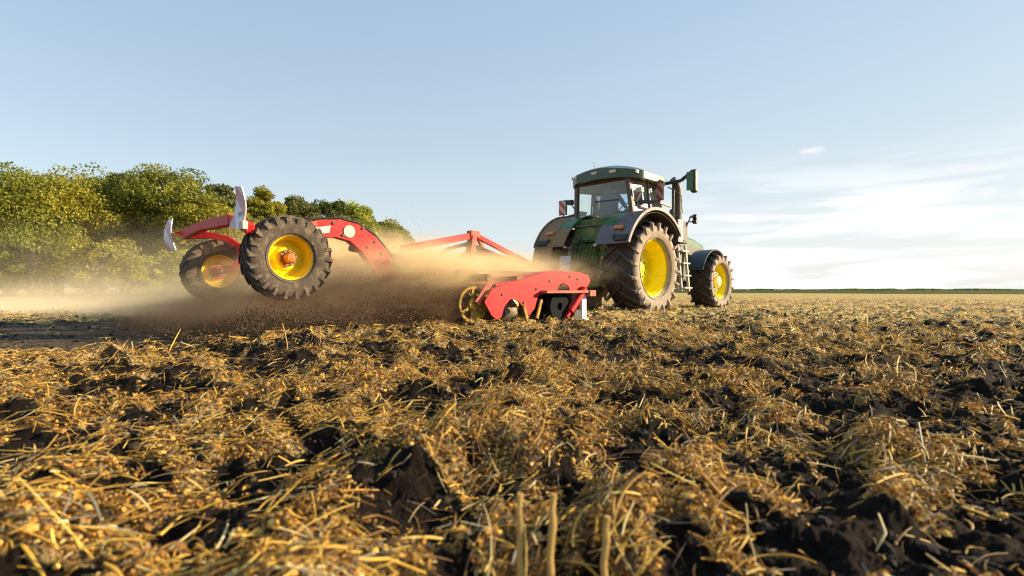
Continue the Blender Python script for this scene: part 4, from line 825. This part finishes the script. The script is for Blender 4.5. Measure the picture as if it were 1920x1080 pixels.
# inner wood behind the front row, one dark mass
Vs = []; 
for i, (px, d, yt) in enumerate(((-60, 50, 350), (60, 52, 345), (190, 56, 345), (300, 60, 345), (380, 62, 385), (470, 70, 395), (560, 74, 395), (640, 80, 400), (700, 92, 430))):
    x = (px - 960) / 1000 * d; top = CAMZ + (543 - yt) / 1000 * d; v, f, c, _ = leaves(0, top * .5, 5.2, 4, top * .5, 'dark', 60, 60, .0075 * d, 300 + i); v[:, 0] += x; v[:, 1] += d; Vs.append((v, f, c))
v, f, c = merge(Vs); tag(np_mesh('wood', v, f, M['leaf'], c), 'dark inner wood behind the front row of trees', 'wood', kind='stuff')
# distant hedge line on the horizon
n = 9000; a = np.radians(rng.uniform(8, 62, n)); d = 420 + rng.normal(0, 4, n); hh = .35 + .6 * vn(a * 60, a * 0, 31) ; z = rng.random(n) * hh
P = np.stack([d * np.sin(a), d * np.cos(a), z], -1); U = rng.normal(0, 1, (n, 3)); W = rng.normal(0, 1, (n, 3)); s_ = .8
V = np.stack([P - U * s_, P + W * s_ * .5, P + U * s_, P - W * s_ * .5], 1); V[..., 2] = np.clip(V[..., 2], 0, hh[:, None] + .3)
c = np.array(PAL['dark'])[rng.integers(0, 3, n)] * 1.2
tag(np_mesh('hedge', V.reshape(-1, 3), np.arange(n * 4).reshape(-1, 4), M['leaf'], np.repeat(c, 4, 0)), 'low dark hedge line far off along the right horizon', 'hedge', kind='stuff')

# ------------------------------------------------------------------ thrown soil and dust
def spray(n, s0, s1, ylen, hm, pal):
    g = rng; X = np.where(g.random(n) < .55, XR + .12 - 1.5 * g.random(n) ** 1.4, g.uniform(XL, XR, n)); t = g.random(n) ** .9; X = X + .25 * (vn(X * 7, t * 5, 44) - .5)
    y = 2.2 - t * ylen + g.normal(0, .06, n)
    hmax = hm * np.exp(-(t - .10) ** 2 / .28) * (.35 + 1.1 * vn(X * 3.5 + t * 3, t * 5, 41) * vn(X * 9, t * 9, 42) * 1.7); z = .01 + hmax * g.random(n) ** 1.1
    y = y - z * .5                                   # the jets lean backwards
    W_ = np.array([im_world(a_, b_, c_) for a_, b_, c_ in zip(X, y, z)]); sz = (s0 + (s1 - s0) * g.random(n) ** 4) * np.clip(1.1 - z * 1.3, .35, 1)
    return clods(W_, sz, pal, hi=False, flat=1.0)
V_, F_, C_ = spray(75000, .0018, .012, 3.4, 1.0, np.array([[.022, .015, .010], [.045, .030, .019], [.085, .06, .036], [.16, .11, .06]]))
tag(np_mesh('thrown_soil', V_, F_, M['clod'], C_), 'dark curtain of soil crumbs thrown up behind the roller', 'soil', kind='stuff')

def dust(name, label, box, blobs, color, dens, nscale, aniso, stretch=(1, 1, 1), rot=0, tmin=.05, lo=.38, hi=.64):
    (x0, y0, z0), (x1, y1, z1) = box; b = MB(); b.box(((x0 + x1) / 2, (y0 + y1) / 2, (z0 + z1) / 2), (x1 - x0, y1 - y0, z1 - z0))
    m = bpy.data.materials.new(name); m.use_nodes = True; t = m.node_tree; t.nodes.clear(); out = N(t, 'ShaderNodeOutputMaterial')
    pv = N(t, 'ShaderNodeVolumePrincipled'); pv.inputs['Color'].default_value = (*color, 1); pv.inputs['Anisotropy'].default_value = aniso; L(t, pv.outputs[0], out.inputs['Volume'])
    tc = N(t, 'ShaderNodeTexCoord'); acc = None
    for (c, r_, amp) in blobs:
        s = N(t, 'ShaderNodeVectorMath', operation='SUBTRACT'); s.inputs[1].default_value = c; L(t, tc.outputs['Object'], s.inputs[0])
        q = N(t, 'ShaderNodeVectorMath', operation='DIVIDE'); q.inputs[1].default_value = r_; L(t, s.outputs[0], q.inputs[0])
        d = N(t, 'ShaderNodeVectorMath', operation='DOT_PRODUCT'); L(t, q.outputs[0], d.inputs[0]); L(t, q.outputs[0], d.inputs[1])
        g = N(t, 'ShaderNodeMath', operation='MULTIPLY', inp={1: -1.0}); L(t, d.outputs['Value'], g.inputs[0])
        e = N(t, 'ShaderNodeMath', operation='EXPONENT'); L(t, g.outputs[0], e.inputs[0])
        a = N(t, 'ShaderNodeMath', operation='MULTIPLY', inp={1: amp}); L(t, e.outputs[0], a.inputs[0])
        if acc is None: acc = a.outputs[0]
        else: ad = N(t, 'ShaderNodeMath', operation='ADD'); L(t, acc, ad.inputs[0]); L(t, a.outputs[0], ad.inputs[1]); acc = ad.outputs[0]
    mp = N(t, 'ShaderNodeMapping'); mp.inputs['Scale'].default_value = stretch; mp.inputs['Rotation'].default_value = (0, 0, rot); L(t, tc.outputs['Object'], mp.inputs[0])
    nz = N(t, 'ShaderNodeTexNoise', inp={'Scale': nscale, 'Detail': 5.0, 'Roughness': .62, 'Distortion': .5}); L(t, mp.outputs[0], nz.inputs[0])
    mr = N(t, 'ShaderNodeMapRange', interpolation_type='SMOOTHSTEP', inp={'From Min': lo, 'From Max': hi, 'To Min': tmin, 'To Max': 1.9}); L(t, nz.outputs[0], mr.inputs[0])
    # thin out near the floor of the air box so its edges never show
    mu = N(t, 'ShaderNodeMath', operation='MULTIPLY'); L(t, acc, mu.inputs[0]); L(t, mr.outputs[0], mu.inputs[1])
    sb = N(t, 'ShaderNodeMath', operation='SUBTRACT', inp={1: .012}); L(t, mu.outputs[0], sb.inputs[0]); mxx = N(t, 'ShaderNodeMath', operation='MAXIMUM', inp={1: 0.0}); L(t, sb.outputs[0], mxx.inputs[0])
    fm = N(t, 'ShaderNodeMath', operation='MULTIPLY', inp={1: dens}); L(t, mxx.outputs[0], fm.inputs[0]); L(t, fm.outputs[0], pv.inputs['Density'])
    o = b.build(name, m, smooth=0); tag(o, label, 'dust', kind='stuff'); return o, m
# tan dust drifting over and behind the implement (implement frame)
o, m = dust('dust_cloud', 'pale tan dust cloud rolling over the cultivator and drifting left', ((-4.6, -6.5, .0), (2.6, 6.2, 2.0)),
     [((-.1, 3.7, .80), (1.3, 1.5, .22), 2.2), ((-.9, 2.4, .78), (1.6, 1.2, .28), 2.8), ((.4, 2.25, .72), (1.3, .45, .13), 4.0), ((1.25, 1.75, .74), (.60, .50, .22), 4.5), ((-.5, 1.2, .62), (1.3, .9, .22), 1.0), ((-1.0, .3, .36), (1.9, 1.6, .26), .35), ((-2.0, 2.8, 1.0), (1.4, 1.8, .45), .7)],
     (.965, .78, .47), 2.0, 1.7, .0, (1.0, .6, 1.5))
o.location = (IM0.x, IM0.y, 0); o.rotation_euler = (0, 0, -R(IMH))
o, m = dust('soil_dust', 'dark brown dust of fresh soil hanging low behind the roller', ((-3.3, -2.4, -.03), (2.25, 2.6, 1.0)),
     [((.3, 1.3, .26), (1.3, .7, .22), 2.8), ((.2, .5, .14), (2.0, 1.1, .20), 1.3), ((.8, 1.8, .42), (.9, .35, .20), 3.4)],
     (.27, .175, .105), 4.6, 3.4, .0, (1.3, .4, 1.6), rot=.5)
o.location = (IM0.x, IM0.y, 0); o.rotation_euler = (0, 0, -R(IMH))
o, m = dust('drifting_dust', 'thin dust haze drifting across the field in front of the trees', ((-32, 9.5, .0), (-2.0, 35, 8.0)),
     [((-14, 18, .0), (8, 7, .55), .16), ((-9.0, 11.8, .0), (5.0, 2.2, .14), 4.0), ((-17, 24, .6), (13, 9, 2.4), .040)],
     (.95, .82, .58), .7, .35, .0, tmin=.3)
